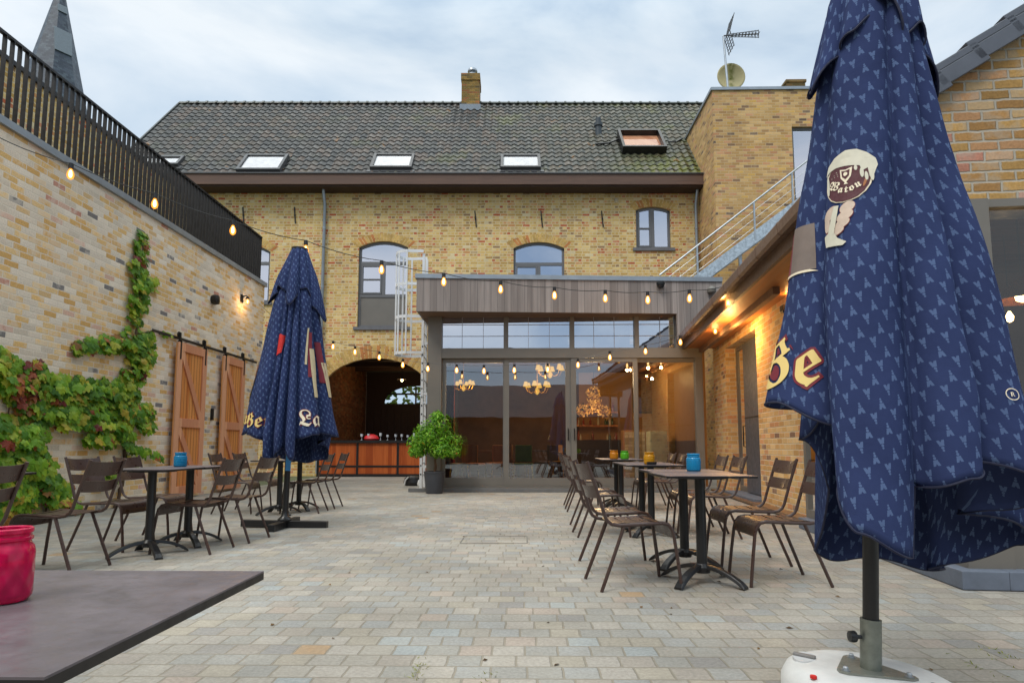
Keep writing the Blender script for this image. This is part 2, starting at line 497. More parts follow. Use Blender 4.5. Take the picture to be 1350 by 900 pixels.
def dist_ellipse(x, xc, hw): return math.sqrt(max(0, 1-((x-xc)/hw)**2))
def arch_z(op, x):
    xa, xb, za, zb, rise, kind = op
    xc, hw = (xa+xb)/2, (xb-xa)/2
    if rise == 0: return zb
    if kind == 'e': return zb + rise*dist_ellipse(x, xc, hw)
    return zb + rise*(1-((x-xc)/hw)**2)
def wall_open(mb, x0, x1, z0, z1, ops, depth, N_=14):
    """front face at y=0 with openings, plus the reveals running back to y=depth"""
    xs = {x0, x1}
    for op in ops:
        xs |= {op[0], op[1]}
        if op[4]:
            for k in range(1, N_):
                t = (1-math.cos(math.pi*k/N_))/2 if op[5] == 'e' else k/N_
                xs.add(op[0]+(op[1]-op[0])*t)
    xs = sorted(xs)
    for a, b in zip(xs, xs[1:]):
        m_ = (a+b)/2
        c = sorted([o for o in ops if o[0] < m_ < o[1]], key=lambda o: o[2])
        za = zb_ = z0
        for o in c:
            if o[2] > min(za, zb_)+1e-6: mb.quad((a,0,za),(b,0,zb_),(b,0,o[2]),(a,0,o[2]))
            za, zb_ = arch_z(o, a), arch_z(o, b)
            mb.quad((a,0,za),(b,0,zb_),(b,depth,zb_),(a,depth,za))
        mb.quad((a,0,za),(b,0,zb_),(b,0,z1),(a,0,z1))
    for o in ops:
        mb.quad((o[0],0,o[2]),(o[0],0,o[3]),(o[0],depth,o[3]),(o[0],depth,o[2]))
        mb.quad((o[1],0,o[3]),(o[1],0,o[2]),(o[1],depth,o[2]),(o[1],depth,o[3]))
        if o[2] > z0+1e-6: mb.quad((o[0],0,o[2]),(o[0],depth,o[2]),(o[1],depth,o[2]),(o[1],0,o[2]))
    return mb
def arch_bricks(op, th, n, proud=.006, ext=.06):
    mb = MB(); xa, xb, za, zb, rise, kind = op
    xa -= ext; xb += ext
    xc, hw = (xa+xb)/2, (xb-xa)/2
    pts = []
    if kind == 'e':
        for k in range(n+1):
            t = math.pi*(1-k/n); pts.append((xc+hw*math.cos(t), zb+rise*math.sin(t), math.cos(t)*rise/hw*1.0, math.sin(t)))
    else:
        for k in range(n+1):
            x = xa+(xb-xa)*k/n; sl = -2*rise*(x-xc)/hw**2
            pts.append((x, zb+rise*(1-((x-xc)/hw)**2), -sl*2.2, 1.0))
    for p, q in zip(pts, pts[1:]):
        def off(p, d):
            l = math.hypot(p[2], p[3]); return (p[0]+p[2]/l*d, p[1]+p[3]/l*d)
        g_ = .12
        a = (p[0]+(q[0]-p[0])*g_, p[1]+(q[1]-p[1])*g_); b = (q[0]-(q[0]-p[0])*g_, q[1]-(q[1]-p[1])*g_)
        c = off((b[0], b[1], q[2], q[3]), th); d = off((a[0], a[1], p[2], p[3]), th)
        mb.prism([a, b, c, d], -proud, .05)
    return mb
M['lintel'] = island('soldier bricks', [(0, S(190,154,88)), (.4, S(204,170,104)), (.75, S(176,136,72)), (1, S(190,120,70))], .85, 0)

# ------------------------------------------------------------------ main building (far end of the court)
B_ = R(1.1)
MBY = 20.5
main = empty('main_building', 'long yellow brick building with dark tiled roof closing the far end of the courtyard', 'building', (0,MBY,0), B_)
Minv = (Matrix.Translation((0,MBY,0)) @ Matrix.Rotation(B_, 4, 'Z')).inverted()
Mrot = Matrix.Rotation(B_, 4, 'Z')
def FB(px, py, y=0.0):
    p = at_plane(px, py, (Matrix.Translation((0,MBY,0)) @ Mrot) @ Vector((0,y,0)), Mrot @ Vector((0,1,0)))
    return Minv @ p
ARCH = (-6.62, -3.02, 0.0, 2.62, 1.22, 'e')
W0 = (-10.1, -8.42, 5.72, 7.42, .26, 'p')
W1 = (FB(471.5,400).x, FB(537,400).x, FB(500,431).z, FB(500,326).z, FB(500,318).z-FB(500,326).z, 'p')
W2 = (FB(677,340).x, FB(744,340).x, 5.35, FB(700,327).z, FB(500,319).z-FB(500,327).z, 'p')
W3 = (FB(838.5,300).x, FB(884,300).x, FB(860,327).z, FB(860,277).z, .12, 'p')
wm = wall_open(MB(), -13.5, 6.4, 0, 9.62, [ARCH, W0, W1, W2, W3], .14)
wm.box(-13.5,-13.2,.16,7.1,0,9.6); wm.box(6.1,6.4,.16,7.1,0,9.6); wm.box(-13.2,6.1,6.8,7.1,4.4,9.6); wm.box(-13.2,-6.7,6.8,7.1,0,4.4); wm.box(-2.9,6.1,6.8,7.1,0,4.4)
wm.add([(-13.5,.01,9.6),(-13.5,7.1,9.6),(-13.5,3.6,14.2)], [(0,2,1)]); wm.add([(6.4,.01,9.6),(6.4,7.1,9.6),(6.4,3.6,14.2)], [(0,1,2)])
wall = wm.build('wall', M['brick_main'], main)
# passage behind the arch
pa = MB()
x0, x1, d0, d1, h = -6.62, -3.02, .14, 6.6, 4.15
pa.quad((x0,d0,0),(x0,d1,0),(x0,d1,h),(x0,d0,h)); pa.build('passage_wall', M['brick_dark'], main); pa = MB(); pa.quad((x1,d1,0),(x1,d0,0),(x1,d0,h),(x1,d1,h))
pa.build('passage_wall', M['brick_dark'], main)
pc = MB(); pc.box(x0,x1,d0+.012,d1,h,h+.1)
for y in (1.5,3.0,4.5): pc.box(x0+.002,x1-.002,y,y+.18,h-.2,h-.002)
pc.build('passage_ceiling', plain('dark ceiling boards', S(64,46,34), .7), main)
MB().quad((x0,.3,.004),(x1,.3,.004),(x1,8.5,.004),(x0,8.5,.004)).build('passage_floor', plain('passage floor', S(120,112,102), .7), main)
# gate at the back with a fan window
gz = FB(520,532,6.5).z; gxr = FB(556,520,6.5).x; gxl = FB(507,520,6.5).x
gh = FB(520,509,6.5).z - gz
FAN = (gxl, 2*gxr-gxl, gz, gz+.02, gh, 'e')
gt = MB(); wall_open(gt, x0+.01, x1-.01, 0, h-.01, [(FAN[0], min(FAN[1], x1-.1), FAN[2], FAN[3], FAN[4], 'e')], .06)
gt.v = [(a,b+6.5,c) for a,b,c in gt.v]
for k in range(12): gt.box(x0+.1+k*.29, x0+.36+k*.29, 6.47, 6.497, .1, gz-.15)
gate = gt.build('gate', plain('dark stained gate', S(58,42,34), .6), main)
fb = MB(); fx1 = min(FAN[1], x1-.1); fc = (FAN[0]+fx1)/2
fb.box(fc-.035,fc+.035,6.44,6.498,gz,gz+gh*.98); fb.box(FAN[0]+.1,fx1-.1,6.441,6.497,gz+gh*.5,gz+gh*.6)
fb.build('glazing_lines', M['black'], gate)
# lamp in the passage
lp = FB(530,500,3.0)
pl = MB(); pl.tube([(lp.x,3.0,h-.02),(lp.x,3.0,lp.z+.1)], .012, 6); pl.lathe([(.03,.1),(.05,.06),(.17,.0),(.16,-.005),(.03,.05)], 20, (lp.x,3.0,lp.z))
plo = pl.build('passage_lamp', M['iron'], main, True)
MB().lathe([(.01,-.09),(.04,-.06),(.045,-.02),(.02,.03)], 12, (lp.x,3.0,lp.z)).build('bulb', M['filament'], plo, True)
def point(name, loc, e, parent=None, col=(1,.62,.28), r=.06):
    d = bpy.data.lights.new(name, 'POINT'); d.energy = e; d.color = col; d.shadow_soft_size = r
    o = bpy.data.objects.new(name, d); COL.objects.link(o); o.location = loc
    if parent: o.parent = parent
    return o
point('passage_light', (lp.x,3.0,lp.z-.2), 22, main)
# arch ring over the passage
arch_bricks(ARCH, .42, 46, .008, .0).build('archway_ring', M['lintel'], main)

def window(name, op, parent, transom=None, panel=None, mull=True, sill=True, n=30, low_mull=True):
    xa, xb, za, zb, rise, kind = op
    f = MB(); t = .075; ya, yb = .09, .15
    f.box(xa,xa+t,ya,yb,za,zb); f.box(xb-t,xb,ya,yb,za,zb); f.box(xa+t,xb-t,ya,yb,za,za+t)
    K = 10
    for k in range(K):
        a = xa+(xb-xa)*k/K; b = xa+(xb-xa)*(k+1)/K
        z1_, z2_ = arch_z(op,a), arch_z(op,b)
        f.add([(a,ya,z1_-t),(b,ya,z2_-t),(b,ya,z2_+.02),(a,ya,z1_+.02),(a,yb,z1_-t),(b,yb,z2_-t),(b,yb,z2_+.02),(a,yb,z1_+.02)],
              [(0,1,2,3),(7,6,5,4),(0,4,5,1)])
    xm = (xa+xb)/2; lo = panel if panel else za
    if transom: f.box(xa+t,xb-t,ya-.002,yb+.002,transom-.05,transom+.05)
    if panel: f.box(xa+t,xb-t,ya-.002,yb+.002,panel-.05,panel+.05)
    hi = transom if transom else zb+rise-.02
    if mull:
        f.box(xm-.055,xm+.055,ya-.004,yb+.004,lo+.03,hi-.03)
        # casement leaf at the left stands a little proud
        for a, b in ((xa+t+.01, xm-.06),):
            f.box(a,a+.05,ya-.02,yb-.02,lo+.06,hi-.06); f.box(b-.05,b,ya-.02,yb-.02,lo+.06,hi-.06)
            f.box(a,b,ya-.018,yb-.018,lo+.06,lo+.11)
            if not rise or transom: f.box(a,b,ya-.018,yb-.018,hi-.11,hi-.06)
            f.box(a,b,ya-.012,yb-.03,(lo+hi)/2-.02,(lo+hi)/2+.02)
    wo = f.build('window', M['win_grey'], parent)
    p = MB(); zt = zb+rise
    for k in range(K):
        a = xa+(xb-xa)*k/K; b = xa+(xb-xa)*(k+1)/K
        p.quad((a,.125,lo),(b,.125,lo),(b,.125,arch_z(op,b)),(a,.125,arch_z(op,a)))
    p.build('pane', M['glass_win'], wo)
    if panel:
        MB().box(xa+t-.01,xb-t+.01,.11,.135,za+t-.01,panel-.03).build('panel', M['grey'], wo)
    # dark room and pale blind behind the glass
    MB().box(xa-.3,xb+.3,.9,.95,za-.2,zt+.3).build('room_behind', M['dark_in'], wo)
    if sill: MB().box(xa-.12,xb+.12,-.06,.12,za-.1,za).build('sill', plain('sill stone', S(104,104,108), .7), wo)
    arch_bricks(op, .27, n).build('lintel', M['lintel'], wo)
    return wo
window('window', W0, main, transom=7.05, n=20)
window('window', W1, main, transom=FB(500,346).z, panel=FB(500,389).z, n=20)
window('window', W2, main, transom=FB(700,347).z, n=20)
window('window', W3, main, n=14)
for px, py in ((322,284),(390,284),(628,289),(715,289),(795,289)):
    p = FB(px,py); mb = MB(); mb.bar((p.x,-.02,p.z-.28),(p.x-.05,-.02,p.z+.28),.035,.03); mb.box(p.x-.05,p.x,-.035,-.002,p.z-.03,p.z+.03)
    mb.build('wall_anchor', M['iron'], main)
MB().box(FB(812,258).x-.06,FB(812,258).x+.06,-.06,0,9.12,9.26).build('wall_light', M['brick_in'], main, bevel=.02)
# roof
EY, EZ, RY, RZ = -.5, 9.86, 3.75, 14.72
sl = math.hypot(RY-EY, RZ-EZ); ang = math.atan2(RZ-EZ, RY-EY)
RX0, RX1 = -13.75, 7.6
Mroof = Matrix.Translation((0,EY,EZ)) @ Matrix.Rotation(ang, 4, 'X')      # (x, s, h)
def RBp(px, py):
    Mw = Matrix.Translation((0,MBY,0)) @ Mrot
    p0 = Mw @ Vector((0,EY,EZ)); nn = Mw.to_3x3() @ (Mroof.to_3x3() @ Vector((0,0,1)))
    return Mroof.inverted() @ (Minv @ at_plane(px, py, p0, nn))
rt = MB(); uv = []
TW, TR = .262, .335
rows = int(sl/TR)+1; cols = int((RX1-RX0)/TW)
prof = [0,.012,.034,.048,.047,.032,.012,.002]
vs = []; fs = []; uvs = []
for r in range(rows):
    s0 = r*TR; s1 = min(sl+.02, s0+TR+.03); base = len(vs); off = (r % 2)*.0
    ncol = cols*8+1
    for j in range(ncol):
        c, k = divmod(j, 8)
        x = RX0 + (c + k/8)*TW + off
        jit = (noise.noise(Vector((c*3.1, r*5.7, 0)))*.012)
        hh = prof[k]
        for s_, h_ in ((s0-.004+jit, hh-.004), (s0+jit, hh+.03), (s1, hh+.0)):
            vs.append((x, s_, h_)); uvs.append((c+.5 if k < 8 else c, r+.5))
    for j in range(ncol-1):
        a = base+j*3; b = a+3
        fs += [(a,b,b+1,a+1),(a+1,b+1,b+2,a+2)]
rm = MB(); rm.M = Mroof; rm.add(vs, fs)
def tiles_mat():
    m = MT('weathered roof tiles')
    u = m.n('ShaderNodeUVMap'); u.uv_map = 'UVMap'
    s_ = m.sep(u.outputs[0])
    rv, _ = m.white(m.comb(m.math('FLOOR', s_[0]), m.math('FLOOR', s_[1]), 4.0))
    c = m.ramp(rv, [(0, S(46,48,50)), (.3, S(56,57,57)), (.6, S(66,63,60)), (.9, S(82,70,62)), (1, S(54,58,54))])
    f, _ = m.noise(m.tc.outputs['Object'], .9, 6, .65)
    ox = m.sep(m.tc.outputs['Object'])
    mossr = m.math('ADD', m.smooth(f, .52, .72), m.math('MULTIPLY', m.smooth(ox[0], -3.0, 6.0), .28))
    mossr = m.math('MULTIPLY', mossr, m.smooth(ox[0], -9.0, 1.0, .25, .75))
    c = m.mix(m.math('MINIMUM', mossr, .7), c, S(88,92,50))
    # the mossy patch at the right foot of the roof
    pt = m.math('MULTIPLY', m.smooth(ox[0], 2.4, 5.0), m.smooth(ox[2], 11.6, 10.0))
    f2, _ = m.noise(m.tc.outputs['Object'], 5, 4)
    pt = m.math('MULTIPLY', pt, m.smooth(f2, .35, .6))
    c = m.mix(m.math('MULTIPLY', pt, .8), c, S(104,110,30))
    f3, _ = m.noise(m.tc.outputs['Object'], 2.6, 3)
    c = m.mix(m.smooth(f3, .68, .74, 0, .55), c, S(150,104,48))
    m.set(c, m.smooth(f2, .3, .7, .42, .68), spec=.45)
    return m.m
M['tiles'] = tiles_mat()
roof = rm.build('roof', M['tiles'], main, True, uvs=uvs)
bk = MB(); bk.quad((RX0,RY,RZ),(RX1,RY,RZ),(RX1,8.1,EZ),(RX0,8.1,EZ)); bk.quad((RX0,EY,EZ-.02),(RX1,EY,EZ-.02),(RX1,RY,RZ-.02),(RX0,RY,RZ-.02))
bk.build('roof_underlay', M['dark_in'], main)
rd = MB(); n_r = int((RX1-RX0)/.38)
for k in range(n_r):
    xx = RX0+k*.38
    for a, b, rr in ((xx, xx+.34, .115), (xx+.31, xx+.385, .138)):
        vs = []; fs = []
        for i, X in enumerate((a,b)):
            for q in range(9):
                t = math.pi*q/8; vs.append((X, RY+rr*math.cos(t)*1.2, RZ-.03+rr*math.sin(t)))
        for q in range(8): fs.append((q,q+1,9+q+1,9+q))
        fs += [tuple(range(9)), tuple(range(17,8,-1))]
        rd.add(vs, fs)
rd.build('ridge_tiles', plain('ridge clay', S(70,78,74), .45), main)
vg = MB(); vg.M = Mroof; vg.box(RX0-.06,RX0-.001,-.02,sl,-.1,.07); vg.build('verge', plain('verge board', S(70,74,74), .5), main)
fa = MB(); fa.box(RX0,6.05,EY-.13,EY-.06,EZ-.37,EZ-.02); fa.build('fascia', M['fascia'], main)
gu = MB(); gu.box(RX0,6.06,EY-.17,EY-.02,EZ-.02,EZ+.02); gu.build('gutter', M['grey_dark'], main)
so = MB(); so.box(RX0,6.05,EY-.06,-.002,EZ-.42,EZ-.36); so.build('soffit', plain('dark soffit', S(58,40,32), .7), main)
for x_, zb_ in ((-6.62, .1), (FB(917,300).x, 4.62)):
    dp = MB(); dp.tube([(x_,EY+.2,EZ-.4),(x_,EY+.2,EZ-.45),(x_,-.1,EZ-.85),(x_,-.1,zb_)], .052, 12)
    d_o = dp.build('downpipe', M['zinc'], main, True)
    cl = MB()
    for z in (8.2,6.2,4.9): cl.lathe([(.062,-.025),(.062,.025)], 12, (x_,-.1,z))
    cl.build('bracket', M['zinc'], d_o)
# skylights
def skylight(px0, px1, pyt, pyb, dark=False, tilt=0, blind=True):
    a = RBp(px0,pyb); b = RBp(px1,pyb); t_ = RBp((px0+px1)/2,pyt)
    xa, xb, sa, sb = a.x, b.x, (a.y+b.y)/2, t_.y
    mb = MB(); mb.M = Mroof
    f = .09; h0, h1 = (.0, .17) if not dark else (.0,.30); hp_ = .10
    mb.box(xa,xb,sa,sa+f,h0,h1); mb.box(xa,xb,sb-f,sb,h0,h1); mb.box(xa,xa+f,sa+f,sb-f,h0,h1); mb.box(xb-f,xb,sa+f,sb-f,h0,h1)
    if not dark: mb.box(xa-.1,xb+.1,sa-.14,sa-.001,.03,.06)
    so_ = mb.build('skylight', M['grey_dark'] if not dark else M['black'], main)
    p = MB(); p.M = Mroof; p.quad((xa+f,sa+f,hp_+.03),(xb-f,sa+f,hp_+.03),(xb-f,sb-f,hp_+.03),(xa+f,sb-f,hp_+.03)); p.build('pane', M['glass_sky'], so_)
    p = MB(); p.M = Mroof; p.box(xa+f,xb-f,sa+f,sb-f,.0,hp_); p.build('blind', plain('white blind', S(240,240,242), .8) if not dark else M['door_frame'], so_)
    return so_
M['glass_sky'] = pane_glass('roof window pane', (1,1,1,1), 1.45)
skylight(312,370,209,229); skylight(488,543,208,226); skylight(660,713,209,226); skylight(176,236,211,222); skylight(820,878,181,204,True)
vp = RBp(789,177); mb = MB(); lw_ = Mroof @ Vector((vp.x,vp.y,0))
mb.lathe([(.12,-.2),(.12,.28),(.16,.30),(.16,.42),(.10,.45),(.10,.62)], 14, tuple(lw_)); mb.build('vent_pipe', plain('vent plastic', S(58,66,72), .5), main, True)
mb = MB(); a = RBp(785,193); b = RBp(818,186); mb.M = Mroof
mb.tube([(a.x,a.y,.08),((a.x+b.x)/2,a.y+.05,.1),(b.x,b.y,.1)], .03, 6); mb.build('roof_cable', M['black'], main)
mb = MB(); a = RBp(880,190); b = RBp(899,186); mb.M = Mroof
mb.tube([(a.x,a.y,.08),((a.x+b.x)/2,a.y-.05,.1),(b.x,b.y,.1)], .03, 6); mb.build('roof_cable', M['black'], main)
# chimney on the ridge
ca = FB(608.5,120,3.4); cb = FB(632,120,3.4); ct = FB(620,97,3.4).z
mb = MB(); mb.box(ca.x,cb.x,3.4,4.3,14.0,ct-.28); mb.box(ca.x-.025,cb.x+.025,3.37,4.33,ct-.28,ct)
ch = mb.build('chimney', brick('mossy chimney brick', .22, .078, [(0,S(150,118,62)),(.4,S(128,104,56)),(.7,S(160,104,64)),(.9,S(100,84,56))], S(140,128,96), seed=9.0, tint=.2), main)
mb = MB(); cx = (ca.x+cb.x)/2+.05; mb.lathe([(.16,0),(.16,.14),(.22,.16),(.22,.20),(.10,.22),(.10,.32),(.20,.34),(.19,.42),(.02,.46)], 14, (cx,3.85,ct)); mb.build('chimney_pot', M['steel'], ch, True)
mb = MB(); mb.box(ca.x-.06,cb.x+.06,3.25,3.39,14.0,14.45); mb.build('lead_flashing', plain('lead', S(128,138,150), .5), ch)

# hedge seen through the fan window
def leaf_cloud(n, fn, size, kind='leaf', up=.3, rnd=random):
    mb = MB()
    for _ in range(n):
        c, nr = fn()
        s_ = size*rnd.uniform(.65,1.3)
        nr = Vector(nr)+Vector((rnd.uniform(-1,1),rnd.uniform(-1,1),rnd.uniform(-1,1)))*up
        q = nr.to_track_quat('Z','Y') @ Matrix.Rotation(rnd.uniform(0,6.28),3,'Z').to_quaternion()
        if kind == 'vine': pl_ = [(0,-.38),(.32,-.48),(.52,-.12),(.42,.1),(.5,.34),(.2,.32),(0,.62),(-.2,.32),(-.5,.34),(-.42,.1),(-.52,-.12),(-.32,-.48)]
        else: pl_ = [(0,-.5),(.17,-.2),(.19,.1),(0,.5),(-.19,.1),(-.17,-.2)]
        vs = [c + q @ Vector((0,0,.06*s_))] + [c + q @ Vector((x*s_, y*s_, -.05*s_*(abs(x)*2))) for x, y in pl_]
        m_ = len(pl_)
        mb.add(vs, [(0,1+i,1+(i+1) % m_) for i in range(m_)])
    return mb
M['leaf_hedge'] = island('hedge leaves', [(0,S(60,92,30)),(.5,S(92,128,46)),(1,S(140,150,80))], .5, .4)
hx = (gxl+gxr)/2
mb = leaf_cloud(900, lambda: (Vector((random.uniform(-8,0), random.uniform(8.6,9.6), random.uniform(.2,5.4))), (0,-1,.4)), .42)
mb.v = [tuple((Matrix.Translation((0,MBY,0)) @ Mrot) @ Vector(p)) for p in mb.v]
hd = mb.build('hedge', M['leaf_hedge']); tag(hd, 'green hedge glimpsed through the fan window of the dark passage gate', 'hedge')

# ------------------------------------------------------------------ church spire beyond
sp = empty('church_spire', 'slate church spire rising beyond the black terrace railing', 'church spire', (-47.7,60,0), R(12))
mb = MB()
vs = [(0,0,49.3)]+[(4.1*math.cos(math.pi/8+math.pi/4*k),4.1*math.sin(math.pi/8+math.pi/4*k),30) for k in range(8)]
mb.add(vs, [(0,1+k,1+(k+1)%8) for k in range(8)])
def slate():
    m = brick('spire slate', .3, .22, [(0,S(64,72,84)),(.4,S(74,82,94)),(.75,S(84,94,104))], S(52,58,68), seed=12.0, tint=.1, rough=.5, bump=.2)
    return m
mb.build('spire_roof', slate(), sp)
MB().box(-3.4,3.4,-3.4,3.4,0,30).build('tower_body', M['brick_tower'], sp)
for zc_, wd, ht in ((45.4,.8,.8),(41.6,1.5,2.6)):
    def fp(z, t, o):        # point on the face turned to the courtyard
        r = 4.1*(49.3-z)/19.3*math.cos(math.pi/8)+o; a = -math.pi/4
        return (r*math.cos(a)-t*math.sin(a), r*math.sin(a)+t*math.cos(a), z)
    hb = MB(); vs = [fp(z,t,o) for o in (-.1,.12) for z, t in ((zc_-ht/2,-wd/2),(zc_-ht/2,wd/2),(zc_+ht/2,wd/2),(zc_+ht/2,-wd/2))]
    hb.add(vs, [(3,2,1,0),(4,5,6,7),(0,1,5,4),(1,2,6,5),(2,3,7,6),(3,0,4,7)])
    hb.build('spire_hatch', plain('lead hatch', S(110,120,128), .5), sp)

# ------------------------------------------------------------------ brick tower at the right of the main building
TX, TY = 5.93, 18.8
tw = empty('brick_tower', 'tall flat-roofed brick tower with upper door at the right end of the roof', 'building', (TX,TY,0))
def TB(px, py): return atY(px, py, TY) - Vector((TX,TY,0))
dz0 = 7.0; dtop = TB(1047,167).z
DO = (TB(1046.5,230).x, TB(1046.5,230).x+1.1, dz0, dtop, 0, 'p')
ttop = TB(1000,119).z
mb = wall_open(MB(), 0, 4.6, 0, ttop, [DO], .16)
mb.quad((0,4.6,0),(0,0,0),(0,0,ttop),(0,4.6,ttop)); mb.quad((4.6,0,0),(4.6,4.6,0),(4.6,4.6,ttop),(4.6,0,ttop)); mb.quad((4.6,4.6,0),(0,4.6,0),(0,4.6,ttop),(4.6,4.6,ttop))
mb.build('wall', M['brick_tower'], tw)
mb = MB(); mb.box(-.05,4.65,-.05,4.65,ttop,ttop+.09); mb.build('roof_edge', M['zinc'], tw)
f = MB(); xa, xb, za, zb = DO[:4]; t = .07
f.box(xa,xa+t,.08,.15,za,zb); f.box(xb-t,xb,.08,.15,za,zb); f.box(xa+t,xb-t,.08,.15,zb-t,zb); f.box(xa+t,xb-t,.08,.15,8.5,8.56); f.box(xa+t,xb-t,.08,.15,za,za+.1)
fo = f.build('door', M['win_grey'], tw)
MB().quad((xa,.12,za),(xb,.12,za),(xb,.12,zb),(xa,.12,zb)).build('pane', M['glass_win'], fo)
MB().box(xa-.2,xb+.2,.8,.85,za-.2,zb+.2).build('room_behind', M['dark_in'], fo)
a = TB(1040,112); mb = MB(); mb.box(a.x,a.x+.58,.15,.7,ttop+.09,ttop+.34); mb.box(a.x-.03,a.x+.61,.12,.73,ttop+.34,ttop+.42)
mb.build('chimney_stub', brick('mossy stub brick', .22, .08, [(0,S(120,100,60)),(.5,S(140,110,66))], S(110,104,80), seed=13.0), tw)

# antenna and dish on the tower roof
az = ttop+.09
p = atY(960,100,19.6); q = atY(953.5,48,19.6)
an = empty('tv_antenna', 'yagi television antenna on a thin mast above the brick tower', 'antenna', (p.x,19.6,az))
mtop = Vector((q.x-p.x,0,q.z-az))
MB().tube([(0,0,0),mtop], .035, 8).build('mast', M['steel'], an, True)
mb = MB(); tip = atY(1000,45,19.6)-Vector((p.x,19.6,az)); base = mtop+Vector((0,-.05,-.02))
L = (tip-base).length; dr = (tip-base).normalized()
mb.bar(base, base+dr*L, .03, .03)
for k, dzz in ((0,.12),(1,-.12)):
    mb.bar(base+dr*.25+Vector((0,0,dzz*.4)), base+dr*L+Vector((0,0,dzz)), .018, .018)
for k in range(9):
    s_ = .3+k*(L-.3)/8; c = base+dr*s_; hh = .05+.09*k/8
    mb.bar(c+Vector((0,0,-hh)), c+Vector((0,0,hh)), .02, .02); mb.bar(c+Vector((0,-.12,0)), c+Vector((0,.12,0)), .015, .015)
mb.build('boom', M['grey_dark'], an)
mb = MB()
for sg, (ex, ez) in ((1, (.16,.62)), (-1, (.12,-.52))):
    for yy in (-.25,-.08,.08,.25):
        mb.bar(base+Vector((.12,yy,0)), base+Vector((.12+ex,yy,ez)), .018, .018)
    for k in range(5):
        c = base+Vector((.12+ex*(k+.6)/5,0,ez*(k+.6)/5)); mb.bar(c+Vector((0,-.28,0)), c+Vector((0,.28,0)), .018, .018)
mb.build('reflector', M['grey_dark'], an)
p = atY(964,101,20.1)
ds = empty('satellite_dish', 'mossy beige satellite dish on the brick tower roof behind the antenna mast', 'satellite dish', (p.x,20.1,az))
mb = MB(); rr = .47; zc_ = p.z-az
pr_ = [(rr*k/8, -.12*(1-(k/8)**2)) for k in range(9)]
vs = []; fs = []
for r_, d_ in pr_:
    for k in range(28): t = 2*math.pi*k/28; vs.append((r_*math.cos(t), -d_*1.0, zc_+r_*math.sin(t)))
for i in range(8):
    for k in range(28): fs.append((i*28+k, i*28+(k+1)%28, (i+1)*28+(k+1)%28, (i+1)*28+k))
mb.add(vs, fs)
def dishmat():
    m = MT('stained dish'); o = m.sep(m.tc.outputs['Object'])
    f, _ = m.noise(m.tc.outputs['Object'], 5, 4)
    st = m.smooth(m.math('ABSOLUTE', m.math('SUBTRACT', o[0], .03)), .16, .02)
    c = m.mix(m.math('MULTIPLY', st, m.smooth(f, .3, .55)), S(176,164,120), S(104,104,40))
    m.set(c, .6); return m.m
d_o = mb.build('reflector', dishmat(), ds, 'all'); sm = d_o.modifiers.new('solid', 'SOLIDIFY'); sm.thickness = .02
mb = MB(); mb.tube([(0,.2,0),(0,.2,zc_-.02)], .03, 8); mb.bar((0,.2,zc_-.1),(0,.14,zc_-.1),.12,.12); mb.build('bracket', M['steel'], ds)

# ------------------------------------------------------------------ steel stair up to the tower door
SY = 17.4
a = atY(924,366,SY); b = atY(1068,258,SY); 
dirv = (b-a).normalized(); a2 = a - dirv*1.45; b2 = b + dirv*.6
st = empty('steel_staircase', 'galvanised steel outdoor stair with wire railing climbing to the tower door', 'staircase', (a2.x,SY,0))
o_ = Vector((a2.x,SY,0))
mb = MB(); mb.bar(a2-o_, b2-o_, .02, .30); mb.build('stringer', plain('spangled zinc sheet', S(176,186,194), .35, .6, .35, 12), st)
mb = MB(); mb.bar(a2-o_+Vector((0,.9,0)), b2-o_+Vector((0,.9,0)), .02, .30); mb.build('stringer', M['steel'], st)
mb = MB(); nst = 17
for k in range(nst):
    c = (a2-o_)+(b2-a2)*((k+.5)/nst); mb.box(c.x-.12,c.x+.12,.012,.888,c.z-.02,c.z+.02)
mb.build('treads', M['steel'], st)
h0 = atY(873,360,SY); h1 = atY(1064,212,SY); hd_ = (h1-h0).normalized()
MB().tube([h0-o_-hd_*.1, h1-o_+hd_*.7], .027, 8).build('handrail', M['steel'], st, True)
mb = MB()
for t in (.24,.46,.68,.88):
    dz = Vector((0,0,-(h1.z-(a.z+(b.z-a.z)*(h1.x-a.x)/(b.x-a.x)))*t)); mb.tube([h0-o_+dz+hd_*.15, h1-o_+dz+hd_*.6], .008, 6)
mb.build('rail_wires', M['steel'], st)
for px in (918,995,1047):
    t = (atY(px,300,SY).x-h0.x)/(h1.x-h0.x); z1_ = h0.z+(h1.z-h0.z)*t; x_ = h0.x+(h1.x-h0.x)*t
    z0_ = a.z+(b.z-a.z)*(x_-a.x)/(b.x-a.x)
    MB().box(x_-a2.x-.022,x_-a2.x+.022,-.022,.022,z0_-.1,z1_).build('post', M['steel'], st)
# bearing posts keep the stair standing on the porch roof
for k, t in enumerate((.1,.5,.97)):
    c = (a2-o_)+(b2-a2)*t
    MB().box(c.x-.04,c.x+.04,.3,.38,0.0 if c.x+a2.x > 5.0 else 4.43,c.z-.03).build('support_post', M['steel'], st)

